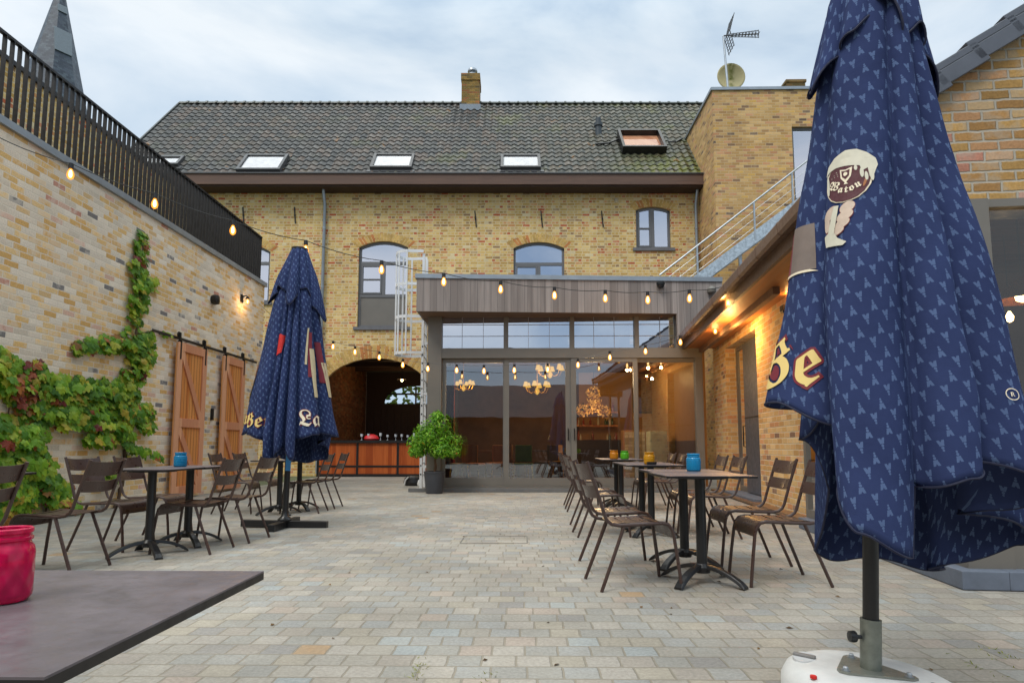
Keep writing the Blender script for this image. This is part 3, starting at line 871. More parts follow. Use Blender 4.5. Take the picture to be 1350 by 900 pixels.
# ------------------------------------------------------------------ glazed porch
PYF = 13.72
po = empty('glass_porch', 'flat-roofed glazed porch with grey frames and weathered timber fascia', 'building', (0,PYF,0))
def PB(px, py=600, y=0.0): return atY(px, py, PYF+y) - Vector((0,PYF,0))
def PX_(px, py=560): return PB(px, py).x
zsill, zdt, zh, ztb, ztt = .12, PB(700,472).z, PB(700,462).z, PB(700,459).z, PB(700,412).z
xl, xr = PX_(563), PX_(928)
fr = MB()
fr.box(xl,PX_(581.5),-.06,.14,0,ztt+.06)                                    # left column
fr.box(PX_(581.5),xr,-.04,.12,zdt,ztb)                                    # header
fr.box(PX_(581.5),xr,-.05,.12,0.03,zsill)                                    # threshold
fr.box(PX_(918.5),xr,-.03,.13,zsill,zdt)
fr.box(PX_(890,435),xr,-.04,.10,ztb,ztt)
fr.box(PX_(581.5),xr,-.041,.121,ztt-.03,ztt+.06)
for a_, b_ in ((664,670),(751,757),(836,842)):
    fr.box(PX_(a_,435),PX_(b_,435),-.035,.115,ztb,ztt-.03)
fr.build('frame', M['grey'], po)
for i, (a_, b_) in enumerate(((582,664.2),(669.8,751.2),(756.8,836.2),(841.8,889.5))):
    tr = MB(); xa, xb = PX_(a_,435), PX_(b_,435)
    tr.quad((xa,.05,ztb),(xb,.05,ztb),(xb,.05,ztt),(xa,.05,ztt))
    t_o = tr.build('transom_window', M['glass_trans'], po)
    gb = MB()
    for t in (.35,.67): zz = ztb+(ztt-ztb)*t; gb.box(xa,xb,.03,.045,zz-.005,zz+.005)
    for t in ((.33,.67) if i < 3 else (.6,)): xx = xa+(xb-xa)*t; gb.box(xx-.004,xx+.004,.031,.044,ztb,ztt)
    gb.build('glazing_lines', plain('pale reflected lines', S(168,170,180), .5), t_o)  # lines reflected in the transom panes, built as thin pale bars
    bl = MB(); bl.box(xa,xb,.6,.62,ztb-.1,ztt+.05); bl.build('room_behind', plain('dusky blind', S(110,108,116), .8), t_o)
DY = [0.045,.015,-.02,.045]
for i, (a_, b_, gl, gr) in enumerate(((581.5,669,587,663),(664,754.5,671,746),(752.5,842,760,836),(837,919,843,918))):
    xa, xb, ga, gb_ = PX_(a_), PX_(b_), PX_(gl), PX_(gr); y0 = DY[i]
    dr_ = MB()
    dr_.box(xa+.01,ga,y0,y0+.06,zsill+.004,zdt-.004); dr_.box(gb_,xb-.01,y0,y0+.06,zsill+.004,zdt-.004)
    dr_.box(ga,gb_,y0+.001,y0+.059,zsill+.004,.29); dr_.box(ga,gb_,y0+.001,y0+.059,zdt-.09,zdt-.004)
    d_o = dr_.build('sliding_door', M['grey'], po)
    MB().quad((ga,y0+.03,.29),(gb_,y0+.03,.29),(gb_,y0+.03,zdt-.09),(ga,y0+.03,zdt-.09)).build('pane', M['glass_porch'], d_o)
    if i in (1,2):
        hx_ = PX_(749) if i == 1 else PX_(757)
        hb_ = MB(); hz = PB(750,572).z
        hb_.tube([(hx_,y0-.001,hz-.12),(hx_,y0-.05,hz-.10),(hx_,y0-.05,hz+.10),(hx_,y0-.001,hz+.12)], .012, 8)
        hb_.build('handle', M['black'], d_o, True)
MB().box(xl-.35,xr,-.22,-.062,0.004,.075).build('doorstep', plain('grey step stone', S(104,104,104), .7), po)
# timber fascia overhanging at the left
A = atY(549.5,362,13.05); Bq = atY(952,370,13.46)
zf0 = atY(549.5,410,13.05).z; zt = (A.z+Bq.z)/2
A.z = Bq.z = zt
o_ = Vector((0,PYF,0)); a_ = A-o_; b_ = Bq-o_
fc_ = MB()
def slab(mb, p, q, z0, z1, th):
    d = (q-p); d.z = 0; n_ = Vector((d.y,-d.x,0)).normalized()*(-th)
    if n_.y < 0: n_ = -n_
    mb.add([(p.x,p.y,z0),(q.x,q.y,z0),(q.x+n_.x,q.y+n_.y,z0),(p.x+n_.x,p.y+n_.y,z0),(p.x,p.y,z1),(q.x,q.y,z1),(q.x+n_.x,q.y+n_.y,z1),(p.x+n_.x,p.y+n_.y,z1)],
           [(3,2,1,0),(4,5,6,7),(0,1,5,4),(1,2,6,5),(2,3,7,6),(3,0,4,7)])
cut = a_+(b_-a_)*((890-549.5)/(952-549.5))
slab(fc_, a_, cut, zf0, zt-.05, .04)
slab(fc_, cut, b_, atY(900,447,13.4).z, zt-.05, .04)
lft = Vector((a_.x,a_.y+.0,0)); fc_.box(a_.x,a_.x+.04,a_.y+.045,6.2,zf0,zt-.05)
def clad():
    return wood('weathered cladding', S(126,117,113), S(164,154,149), 'z', .145, .75, 10)
M['clad'] = clad()
fo_ = fc_.build('fascia', M['clad'], po)
gv = MB()
for k in range(1, 46):   # shadow gaps between the boards
    p = a_+(b_-a_)*(k/46); d = (b_-a_).normalized(); n_ = Vector((d.y,-d.x,0))
    z0_ = zf0+.001 if (k/46) < (890-549.5)/(952-549.5) else atY(900,447,13.4).z
    c = p+n_*.0015; gv.bar((c.x,c.y,z0_),(c.x,c.y,zt-.051), .009, .003, (d.x,d.y,0)) if False else gv.box(c.x-.0025,c.x+.0025,c.y-.0005,c.y+.004,z0_,zt-.051)
gv.build('board_joints', plain('board gap', S(82,76,74), .8), fo_)
ed = MB(); slab(ed, a_+Vector((-.03,-.03,0)), b_+Vector((.0,-.03,0)), zt-.05, zt+.045, .12); ed.box(a_.x-.03,a_.x+.09,a_.y+.1,6.2,zt-.05,zt+.045)
ed.build('roof_edge', M['zinc'], po)
MB().box(a_.x+.05,3.9,.0,6.25,zt-.2,zt-.06).build('roof', M['zinc'], po)
sf = MB(); sf.add([(a_.x+.04,a_.y+.045,zf0+.004),(cut.x,cut.y+.045,zf0+.004),(cut.x,.1,zf0+.004),(a_.x+.04,.1,zf0+.004)], [(3,2,1,0)]); sf.box(a_.x+.041,xl,.1,6.2,zf0+.005,zf0+.02)
sf.build('soffit', wood('brown soffit', S(96,74,60), S(128,104,88), 'x', .14, .7), po)
mb = MB(); mb.box(xl,xl+.12,.14,6.4,0,zf0); mb.build('side_wall', M['grey'], po)
# inside of the porch
iw = MB(); D = 5.4
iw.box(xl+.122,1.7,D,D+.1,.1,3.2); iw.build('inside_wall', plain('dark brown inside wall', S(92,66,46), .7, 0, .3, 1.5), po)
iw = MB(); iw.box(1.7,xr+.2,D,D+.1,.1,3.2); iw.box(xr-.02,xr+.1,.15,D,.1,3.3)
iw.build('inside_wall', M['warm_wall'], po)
MB().box(xr-.045,xr-.021,.2,D-.01,.1,1.1).build('wainscot', plain('brown wainscot', S(92,70,54), .6), po)
MB().box(xl+.122,xr,.12,D,.05,.1).build('inside_floor', M['floor_in'], po)
MB().box(xl+.122,xr,.62,D,3.2,3.3).build('inside_ceiling', plain('brown ceiling', S(120,84,54), .7), po)

# chandeliers
M['brass'] = plain('brass', S(196,150,50), .3, .8)
def chandelier(px, py, y, s, label, n=6, shades=True):
    c = PB(px, py, y); ch = empty('chandelier', label, 'chandelier', (c.x, PYF+y, c.z), 0, 'chandeliers inside the porch')
    zt_ = 3.2-c.z
    MB().tube([(0,0,-.05*s),(0,0,zt_)], .012, 6).build('stem', M['brass'], ch)
    MB().lathe([(.01,-.2*s),(.06*s,-.16*s),(.08*s,-.1*s),(.05*s,-.04*s),(.02,.02)], 14).build('hub', M['shade_lit'], ch, True)
    for k in range(n):
        t = 2*math.pi*k/n+.3; ux, uy = math.cos(t), math.sin(t); r = .34*s
        MB().tube([(.04*s*ux,.04*s*uy,-.08*s),(.16*s*ux,.16*s*uy,-.16*s),(.28*s*ux,.28*s*uy,-.13*s),(r*ux,r*uy,0)], .011*s, 6).build('arm', M['brass'], ch)
        MB().lathe([(.085*s,0),(.045*s,.14*s)], 14, (r*ux,r*uy,.03*s), False).build('lamp_shade', M['shade_lit'], ch, True)
    point('chandelier_light', (0,0,.05), 7*s, ch, (1,.6,.26), .12)
    return ch
chandelier(725,489,1.0,.85,'brass chandelier with lit yellow shades hanging highest behind the glass doors')
chandelier(708,511,2.6,.90,'brass chandelier with lit shades hanging lower and farther back behind the second door')
chandelier(611,508,2.2,.72,'small chandelier with pale shades half seen behind the leftmost glass door')
# flower lamp
c = PB(783,535,3.0); fl = empty('flower_lamp', 'hanging cluster of pale yellow paper flowers behind the third glass door', 'lamp', (c.x,PYF+3.0,c.z))
def fl_fn():
    cx_, cz_ = random.choice(((0,.18),(-.28,-.12),(.28,-.14),(.02,-.02),(.0,.34)))
    v = Vector((random.gauss(0,1),random.gauss(0,1),random.gauss(0,1))).normalized()*random.uniform(.1,.2)
    return Vector((cx_,0,cz_))+v, v
leaf_cloud(420, fl_fn, .09).build('petals', island('paper petals', [(0,S(200,160,84)),(1,S(226,196,130))], .7, .4), fl)
MB().tube([(0,0,.3),(0,0,3.2-c.z)], .008, 6).build('cord', M['black'], fl)
point('flower_light', (0,0,-.3), 8, fl, (1,.62,.3), .1)
# furniture inside: bar cupboard, fridge, tables, stools, paintings
def tbl_in(px, y, label, col):
    x = PB(px,600,y).x
    t = empty('inside_table', label, 'table', (x,PYF+y,.1), 0, 'tables inside the porch')
    MB().box(-.5,.5,-.35,.35,.72,.76).build('tabletop', col, t)
    for sx in (-.44,.44):
        for sy in (-.29,.29): MB().box(sx-.025,sx+.025,sy-.025,sy+.025,0,.72).build('leg', M['dark_in'], t)
tbl_in(640,2.2,'wooden table inside behind the leftmost glass door',M['floor_in'])
tbl_in(705,3.4,'dark table inside behind the second glass door',M['dark_in'])
def chair_in(px, y, rz, label, mat_):
    x = PB(px,600,y).x
    t = empty('inside_chair', label, 'chair', (x,PYF+y,.1), rz, 'chairs inside the porch')
    MB().box(-.22,.22,-.22,.22,.43,.48).build('seat', mat_, t, bevel=.01); MB().box(-.24,-.20,-.2,.2,.5,.9).build('backrest', mat_, t, bevel=.01)
    for sx in (-.2,.2):
        for sy in (-.2,.2): MB().bar((sx,sy,.43),(sx*1.15,sy*1.15,0),.03,.03).build('leg', M['brass'] if mat_ is not M['dark_in'] else M['dark_in'], t)
chair_in(625,1.1,1.2,'wooden chair inside close behind the leftmost glass door',M['door_wood'])
chair_in(690,1.2,-1.6,'chair with green seat inside behind the second glass door',plain('green seat', S(96,118,48), .6))
chair_in(720,2.3,2.4,'dark chair inside behind the second glass door',M['dark_in'])
x = PB(795,600,4.6).x
bc = empty('back_bar', 'dark wooden back bar with bottles deep inside behind the third glass door', 'cabinet', (x,PYF+4.6,.1))
mb = MB(); mb.box(-1.2,.7,-.3,.3,0,1.05); mb.build('counter', M['dark_in'], bc)
for z in (1.45,1.85): MB().box(-.9,.5,.35,.55,z,z+.04).build('shelf', M['door_wood'], bc)
for k in range(26):
    z = random.choice((1.05,1.49,1.89)); xx = random.uniform(-.85,.45); h_ = random.uniform(.15,.28)
    b = MB().lathe([(.035,0),(.035,h_*.6),(.012,h_*.75),(.012,h_)], 8, (xx,.42 if z > 1.1 else .1,z+.001)).build('bottle', plain('bottle glass', random.choice((S(60,80,40),S(120,70,30),S(200,190,160),S(150,60,30))), .2), bc, True)
    tag(b)
chair_in(602,.9,.4,'pale wooden chair inside at the foot of the leftmost glass door',M['brick_in'])
chair_in(655,1.5,2.0,'reddish wooden chair inside near the right edge of the leftmost glass door',M['door_frame'])
chair_in(684,3.9,.2,'yellow wooden chair far inside behind the second glass door',M['floor_in'])
chair_in(736,4.3,1.2,'yellow wooden chair far inside near the handles of the glass doors',plain('yellow wood', S(196,150,70), .5))
x = PB(866,600,2.6).x
fg = empty('white_cupboard', 'pale green white cupboard inside behind the fourth glass door', 'cupboard', (x,PYF+2.6,.1))
MB().box(-.22,.22,-.25,.25,0,1.25).build('body', plain('pale mint paint', S(176,186,172), .5), fg, bevel=.02)
MB().box(-.20,.20,-.275,-.255,.05,1.2).build('door', plain('pale mint door', S(186,196,182), .5), fg, bevel=.01)
x = PB(835,600,3.6).x
fg = empty('cream_cupboard', 'cream cupboard inside between the third and fourth glass doors', 'cupboard', (x,PYF+3.6,.1))
MB().box(-.3,.3,-.25,.25,0,1.3).build('body', M['warm_wall'], fg, bevel=.02)
MB().box(-.27,.27,-.27,-.255,.05,1.25).build('door', M['brick_in'], fg)
for px, lab in ((845,'narrow dark framed painting on the inside wall, left of a pair'),(861,'narrow dark framed painting on the inside wall, right of a pair')):
    c = PB(px,517,5.2)
    pn = empty('painting', lab, 'painting', (c.x,PYF+D-.002,c.z), 0, 'paintings in the porch')
    MB().box(-.22,.22,-.05,0,-.62,.62).build('picture_frame', M['dark_in'], pn)
    MB().box(-.18,.18,-.058,-.051,-.57,.57).build('canvas', plain('brown canvas', S(120,84,50), .6, 0, .6, 4), pn)
x = PB(590,600,1.6).x
cu = MB()
n_c = 26; vs = []; fs = []
for i in range(n_c):
    for z in (.12,2.85): vs.append((x-.05+.3*i/n_c, PYF+1.0+.05*math.sin(i*1.6), z))
for i in range(n_c-1): fs.append((2*i,2*i+2,2*i+3,2*i+1))
cu.add(vs, fs); cu = cu.build('curtain', plain('red curtain', S(150,34,26), .8)); tag(cu, 'rust red curtain hanging just inside the leftmost glass door', 'curtain')
cu.modifiers.new('solid','SOLIDIFY').thickness = .012
point('porch_fill_light', (1.8,2.2,2.7), 80, po, (1,.66,.32), .2)  # both fill lights are added without a fixture to brighten the porch inside
point('porch_fill_light', (-.7,2.2,2.2), 45, po, (1,.62,.28), .2)

# camera and spot lamp on the fascia
p = atY(871,375,13.30)
sc_ = empty('security_camera', 'small black dome camera on the timber fascia', 'camera', tuple(p))
MB().lathe([(.001,-.09),(.05,-.075),(.075,-.03),(.075,.0)], 16).build('dome', M['black'], sc_, True)
MB().lathe([(.09,0),(.09,.04)], 16).build('base', M['black'], sc_)
p = atY(938,383,13.36)
sc_ = empty('fascia_lamp', 'small round grey lamp on the fascia near the gutter', 'lamp', tuple(p))
MB().lathe([(.02,-.06),(.09,-.04),(.1,.03),(.05,.09)], 16).build('shade', M['grey'], sc_, True)
MB().box(-.02,.02,.02,.12,-.02,.02).build('arm', M['grey'], sc_)

# ------------------------------------------------------------------ caged ladder on the porch's left side
LX = xl-.02; LYc = 15.0
ld = empty('caged_ladder', 'white caged steel ladder on the side of the glass porch', 'ladder', (0,0,0))
zc0, zc1 = atY(540,467,LYc).z, atY(540,336,LYc).z
lx0, lx1 = atY(522,400,LYc).x, atY(558.5,520,LYc).x
ld.location = (lx1, LYc, 0)
wR = lx1-lx0; hw = .34
for yy in (-.24,.24): MB().box(-.03,.03,yy-.03,yy+.03,0,zc1-.05).build('stile', M['white_paint'], ld)
for k in range(18): MB().tube([(0,-.24,.3+k*.28),(0,.24,.3+k*.28)], .014, 6).build('rung', M['white_paint'], ld)
def hoop(z):
    pts = [(0,-.3)]+[(-wR*.55-wR*.45*math.sin(t), -hw*math.cos(t)) for t in [math.pi*k/10 for k in range(11)]]+[(0,.3)]
    mb = MB()
    for (a,b),(c,d) in zip(pts, pts[1:]): mb.bar((a,b,z),(c,d,z),.012,.07)
    return mb
for z in (zc0,(zc0*2+zc1)/3+.05,(zc0+2*zc1)/3+.02,zc1): hoop(z).build('hoop', M['white_paint'], ld)
for t in (0,.22,.5,.78,1.0):
    an_ = math.pi*t; x_, y_ = -wR*.55-wR*.45*math.sin(an_), -hw*math.cos(an_)
    MB().box(x_-.018,x_+.018,y_-.018,y_+.018,zc0-.03,zc1+.03).build('cage_bar', M['white_paint'], ld)
mb = MB()
for z in (.5,2.2,3.4): mb.box(.031,.14,-.26,-.2,z-.03,z+.03)
mb.build('wall_bracket', M['white_paint'], ld)
mb = MB()
for k in range(16): mb.box(-.014,.014,-.2735,-.2705,.3+k*.2,.34+k*.2)
mb.build('slots', M['black'], ld)

# ------------------------------------------------------------------ long brick building on the left
LWX, LY0, LY1 = -6.5, -6.0, 15.43
ztop_l = atX(200,279,LWX).z
lb = empty('brick_side_building', 'low flat-roofed building of pale washed brick along the left side of the courtyard', 'building', (LWX,0,0))
mb = MB()
mb.quad((0,LY0,0),(0,LY1,0),(0,LY1,ztop_l-.1),(0,LY0,ztop_l-.1)); mb.quad((0,LY1,0),(-4.5,LY1,0),(-4.5,LY1,ztop_l-.1),(0,LY1,ztop_l-.1))
mb.quad((-4.5,LY0,0),(0,LY0,0),(0,LY0,ztop_l-.1),(-4.5,LY0,ztop_l-.1))
mb.build('wall', M['brick_left'], lb)
MB().box(-.28,.05,LY0,LY1+.05,ztop_l-.1,ztop_l).build('coping', M['zinc'], lb)
MB().box(-4.5,-.281,LY0,LY1,ztop_l-.2,ztop_l-.03).build('roof', M['zinc'], lb)
# terrace railing
rz_ = atX(170,172,LWX-.1).z
tr_ = empty('terrace_railing', 'black steel bar railing along the edge of the left roof terrace', 'railing', (LWX-.12,0,ztop_l))
hgt = rz_-ztop_l
RY0 = 6.2
MB().box(-.03,.03,RY0,LY1-.02,hgt-.035,hgt).build('handrail', M['rail'], tr_)
MB().box(-.012,.012,RY0,LY1-.02,.02,.06).build('bottom_rail', M['rail'], tr_)
nb = 76
for k in range(nb):
    y = RY0+.06+(LY1-.06-RY0-.06)*k/(nb-1)
    MB().box(-.03,.03,y-.006,y+.006,.061,hgt-.036).build('baluster', M['rail'], tr_)
# return of the railing along the end
MB().box(-4.3,-.031,LY1-.07,LY1-.02,hgt-.035,hgt).build('handrail', M['rail'], tr_)
mb = MB()
for k in range(34): mb.box(-.13-k*.12,-.118-k*.12,LY1-.075,LY1-.015,.02,hgt-.036)
mb.build('end_bars', M['rail'], tr_)
# wall standing back on the terrace
tz = atX(110,151,-8.6).z
tw_ = empty('terrace_wall', 'upper brick wall with dark coping set back behind the terrace railing', 'wall', (-8.6,0,0))
MB().box(-.25,0,2.0,LY1-.5,ztop_l-.3,tz-.08).build('wall', M['brick_main'], tw_)
MB().box(-.3,.05,2.0,LY1-.45,tz-.08,tz).build('coping', M['rail'], tw_)

# sliding barn doors on their rail
dzr = 2.98
rl = empty('door_rail', 'black iron sliding door rail across the left brick wall', 'door rail', (LWX,0,dzr))
MB().box(.05,.065,10.7,15.0,-.025,.025).build('bar', M['iron'], rl)
mb = MB()
for y in (11.0,11.9,12.75,13.6,14.4,14.9): mb.tube([(0,y,0),(.05,y,0)], .018, 8)
mb.build('standoff', M['iron'], rl)
def barn_door(y0, y1, z0, z1, label):
    d = empty('barn_door', label, 'barn door', (LWX+.075,y0,z0), 0, 'sliding larch barn doors')
    W, H_ = y1-y0, z1-z0; fw = .15
    mb = MB(); mb.box(.0,.03,.02,W-.02,.02,H_-.02); mb.build('boards', M['door_wood'], d)
    mb = MB()
    for k in range(1, int(W/.105)): mb.box(.0295,.0315,k*.105-.003,k*.105+.003,.1,H_-.1)
    mb.build('board_joints', plain('joint shade', S(96,52,26), .8), d)
    mb = MB(); zm = H_*.475
    mb.box(.031,.06,0,fw,0,H_); mb.box(.031,.06,W-fw,W,0,H_)
    mb.box(.031,.06,fw,W-fw,0,fw*1.15); mb.box(.031,.06,fw,W-fw,H_-fw*1.05,H_); mb.box(.031,.06,fw,W-fw,zm-fw*.55,zm+fw*.55)
    mb.build('frame', M['door_frame'], d, bevel=.004)
    mb = MB()
    for za, zb in ((zm+fw*.55, H_-fw*1.05),(fw*1.15, zm-fw*.55)):
        mb.bar((.045,fw+.03,zb-.03),(.045,W-fw-.03,za+.03),.028,.11,(1,0,0)) if False else None
        dx_, dz_ = (W-2*fw-.0), (zb-za); L = math.hypot(dx_, dz_); nx_, nz_ = dz_/L*.055, dx_/L*.055
        p, q = (fw,zb), (W-fw,za)
        poly = [(p[0],p[1]-.0),(p[0],p[1]-.13),(q[0]-.07,q[1]),(q[0],q[1]),(q[0],q[1]+.13),(p[0]+.07,p[1])]
        n_ = len(poly); vs = [(.0315,a,b) for a,b in poly]+[(.057,a,b) for a,b in poly]
        fs = [tuple(range(n_-1,-1,-1)), tuple(range(n_,2*n_))]+[(i,(i+1)%n_,n_+(i+1)%n_,n_+i) for i in range(n_)]
        mb.add(vs, fs)
    mb.build('brace', M['door_frame'], d)
    for y in (fw*.5,W-fw*.5):
        mb = MB(); mb.box(.061,.068,y-.02,y+.02,H_-.32,H_+.03); 
        for k in range(1):
            vs = []; 
            for q in range(16): t = 2*math.pi*q/16; vs.append((y+.055*math.cos(t), dzr-z0+.055+.01+.055*math.sin(t)*1.0))
            n_ = 16; vv = [(-.0,a,b) for a,b in vs]+[(.02,a,b) for a,b in vs]
            mb.add(vv, [tuple(range(n_-1,-1,-1)), tuple(range(n_,2*n_))]+[(i,(i+1)%n_,n_+(i+1)%n_,n_+i) for i in range(n_)])
        mb.box(.0,.068,y-.02,y+.02,H_+.0,H_+.03); mb.box(.021,.05,y-.018,y+.018,H_+.03,H_+.18)
        mb.build('hanger', M['iron'], d)
    return d
barn_door(11.42,12.49,.06,2.90,'larch sliding barn door nearest the climbing vine')
barn_door(13.21,14.24,.06,2.90,'larch sliding barn door behind the left parasol, farther from the vine')
for i, (px, py) in enumerate(((266,546),(278,546))):
    p = atX(px,py,LWX)
    mb = MB(); mb.box(-.002,.05,-.025,.025,-.12,.12); h = mb.build('door_latch', M['iron']); h.location = (LWX+.004,p.y,p.z)
    tag(h, ('black iron latch plate on the brick beside the first barn door','black iron latch plate on the brick just before the second barn door')[i], 'latch', 'latch plates')
# wall lamp and speaker
p = atX(318,394,LWX)
wl = empty('wall_lamp', 'small black wall lamp with a lit bulb high on the left brick wall', 'lamp', (LWX,p.y,p.z))
mb = MB(); mb.box(0.001,.03,-.05,.05,-.08,.1); mb.tube([(.03,0,.05),(.12,0,.08),(.15,0,.05)], .012, 6); mb.lathe([(.03,.05),(.045,.0)], 12, (.15,0,0)); mb.build('arm', M['iron'], wl)
MB().lathe([(.012,0),(.035,-.04),(.04,-.08),(.02,-.12),(.002,-.125)], 12, (.15,0,0)).build('bulb', M['bulb'], wl, True); MB().lathe([(.003,-.02),(.016,-.04),(.016,-.08),(.003,-.10)], 10, (.15,0,0)).build('filament', M['filament'], wl, True)
point('wall_lamp_light', (.2,0,-.1), 7, wl, (1,.58,.2), .04)
p = atX(280,395,LWX)
mb = MB(); mb.lathe([(.09,0),(.11,.05),(.10,.12),(.03,.15)], 16); sk = mb.build('wall_speaker', M['black'], None, True)
sk.location = (LWX,p.y,p.z); sk.rotation_euler = (0,R(90),0); tag(sk, 'round black speaker on the left brick wall above the barn doors', 'speaker')

# ------------------------------------------------------------------ brick building on the right
RB_ = -R(5.3)
RO = Vector((3.68,8.0,0))
rb = empty('brick_right_building', 'sandy brick building with wooden eave, gable and glazed bay along the right side', 'building', tuple(RO), RB_)
RM = Matrix.Translation(RO) @ Matrix.Rotation(RB_, 4, 'Z'); RI = RM.inverted()
def RPX(px, py, x=0.0):            # pixel met with the plane local x = const
    return RI @ at_plane(px, py, RM @ Vector((x,0,0)), RM.to_3x3() @ Vector((1,0,0)))
def RPY(px, py, y):
    return RI @ at_plane(px, py, RM @ Vector((0,y,0)), RM.to_3x3() @ Vector((0,1,0)))
dya, dyb, dzt = RPX(1003.5,640).y, RPX(962,640).y, RPX(1003,428).z
zso = 3.1
mb = MB(); wv = MB(); wall_open(wv, 0, 6.0, 0, zso+.3, [(dya,dyb,0.0,dzt,0,'p')], .3)
wv.v = [(b, a, c) for a, b, c in wv.v]     # turn the wall to run along local y
wv.f = [f[::-1] for f in wv.f]
wv.quad((0,0,0),(.35,0,0),(.35,0,zso+.3),(0,0,zso+.3))
wv.build('wall', M['brick_right'], rb)
# door in it
f = MB(); f.box(.2,.26,dya,dya+.06,.1,dzt); f.box(.2,.26,dyb-.06,dyb,.1,dzt); f.box(.2,.26,dya+.06,dyb-.06,dzt-.07,dzt); f.box(.2,.26,dya+.06,dyb-.06,.08,.2)
ym = RPX(985,560,.2).y
f.box(.199,.261,ym-.05,ym+.05,.2,dzt-.07)
do = f.build('door', M['grey'], rb)
mb = MB(); mb.box(.17,.198,dya+.02,ym+.03,.12,dzt-.05); mb.build('shutter', M['panel_blue'], do)
MB().box(.165,.1695,dya+.02,ym+.03,1.49,1.515).build('shutter_joint', M['black'], do)
MB().quad((.23,ym+.05,.2),(.23,dyb-.06,.2),(.23,dyb-.06,dzt-.07),(.23,ym+.05,dzt-.07)).build('pane', M['glass_bay'], do)
mb = MB(); mb.tube([(.2,ym+.02,.95),(.13,ym+.02,.97),(.13,ym+.02,1.35),(.2,ym+.02,1.37)], .012, 6); mb.build('handle', M['black'], do)
MB().box(-.12,.2,dya-.0,dyb,.004,.1).build('door_sill', M['bluestone'], rb)
# roof with gutter and soffit
ex, ez = -.80, 3.34
gy0, gy1 = -3.52, 5.75
tanp = .70
MB().prism([(ex,ez-.04),(ex,ez),(5.2,ez+(5.2-ex)*tanp),(5.2,ez+(5.2-ex)*tanp-.05)], gy0, gy1).build('roof', M['tiles2'] if 'tiles2' in M else plain('dark concrete tiles', S(62,64,70), .5), rb)
yg0_ = -3.45
sf = MB(); sf.box(-.70,-.002,yg0_+.31,gy1,zso,zso+.02); sf.build('soffit', M['soffit'], rb)
gt_ = MB()
pr2 = [(-.02,.10),(-.02,-.02),(-.14,-.05),(-.17,-.02),(-.175,.08),(-.165,.10),(-.16,.08),(-.155,-.01),(-.135,-.03),(-.035,-.0),(-.035,.10)]
gt_.prism([(ex+.14+a, ez-.09+b) for a, b in pr2], gy0+.02, gy1)
g_o = gt_.build('gutter', M['gutter'], rb)
for k in range(11): y = gy0+.3+k*.85; MB().prism([(ex+.14+a*1.04+.003, ez-.092+b*1.05) for a, b in pr2[:6]], y, y+.03).build('gutter_bracket', M['gutter'], g_o)
MB().box(-.705,-.66,gy0+.38,gy1,zso-.03,ez-.09).build('eave_board', plain('brown eave board', S(104,80,64), .55), rb)
MB().box(-.36,-.27,.3,gy1,zso-.10,zso-.001).build('eave_beam', plain('brown beam', S(120,90,70), .55), rb)
# gable over the bay
zl = RPY(1300,264,-3.45).z
gp = MB(); yg = -3.45
gx0 = -.655
gp.prism([(gx0,zl),(5,zl),(5,ez-.03+(5-ex)*tanp),(gx0,ez-.03+(gx0-ex)*tanp)], yg, yg+.3)
gp.build('gable', M['brick_gable'], rb)
# verge tiles stepping up the gable
vt = plain('verge tile slate', S(84,88,98), .45, 0, .15, 5)
L = .40
d_ = Vector((1,0,tanp)).normalized(); nrm = Vector((-tanp,0,1)).normalized()
for k in range(12):
    s0 = k*.335
    p = Vector((ex-.02,0,ez-.02))+d_*s0; q = p+d_*L
    lift = nrm*.012
    mb = MB()
    A_ = p+lift*3; B_q = q+lift*.2
    for (y0,y1,t0,t1) in ((yg-.085,yg+.12,.0,.055),(yg-.085,yg-.055,-.12,.0)):
        vs = [(a.x,y,a.z) for a in (A_+nrm*t0, B_q+nrm*t0, B_q+nrm*t1, A_+nrm*t1) for y in (y0,y1)]
        mb.add(vs, [(0,2,4,6),(7,5,3,1),(0,1,3,2),(2,3,5,4),(4,5,7,6),(6,7,1,0)])
    mb.build('verge_tile', vt, rb, bevel=.006)
# glazed bay
bx = -.22
pz = .13
PC = RI @ atZ(1270,778)               # plinth corner
pl_ = MB(); px0 = PC.x
pl_.box(px0,px0+.30,PC.y,-.30,0.004,pz); pl_.box(px0+.301,4.5,PC.y,PC.y+.30,0.004,pz)
pl_.build('plinth', M['bluestone'], rb, bevel=.006)
cx0 = RPY(1272,400,yg).x; cx1 = RPY(1316,400,yg).x
by = PC.y+.10
bx = px0+.10
fm = MB()
fm.box(bx,cx1-.04,by,by+.16,pz,zl)                               # corner column
fm.box(bx+.001,bx+.07,-.36,-.28,pz,zso); fm.box(bx+.001,bx+.07,by+.16,-.36,pz,pz+.10); fm.box(bx+.001,bx+.07,by+.16,-.36,zl,zso)
fm.box(bx+.001,bx+.068,by+.16+1.25,by+.16+1.33,pz+.10,zl)
fm.box(cx1-.04,4.5,by+.02,by+.12,pz,pz+.42); fm.box(cx1-.04,4.5,by+.02,by+.12,zl-.06,zl)
fm.build('bay_frame', M['grey'], rb)
MB().box(gx0-.0,4.5,yg-.01,yg+.28,zl-.055,zl-.001).build('lintel', M['grey_dark'], rb)
g1 = MB(); g1.quad((bx+.03,by+.16,pz+.1),(bx+.03,-.36,pz+.1),(bx+.03,-.36,zl),(bx+.03,by+.16,zl)); g1.build('bay_window', M['glass_bay'], rb)
g1 = MB(); g1.quad((cx1-.04,by+.06,pz+.42),(4.5,by+.06,pz+.42),(4.5,by+.06,zl-.06),(cx1,by+.06,zl-.06)); g1.build('bay_window', M['glass_bay'], rb)
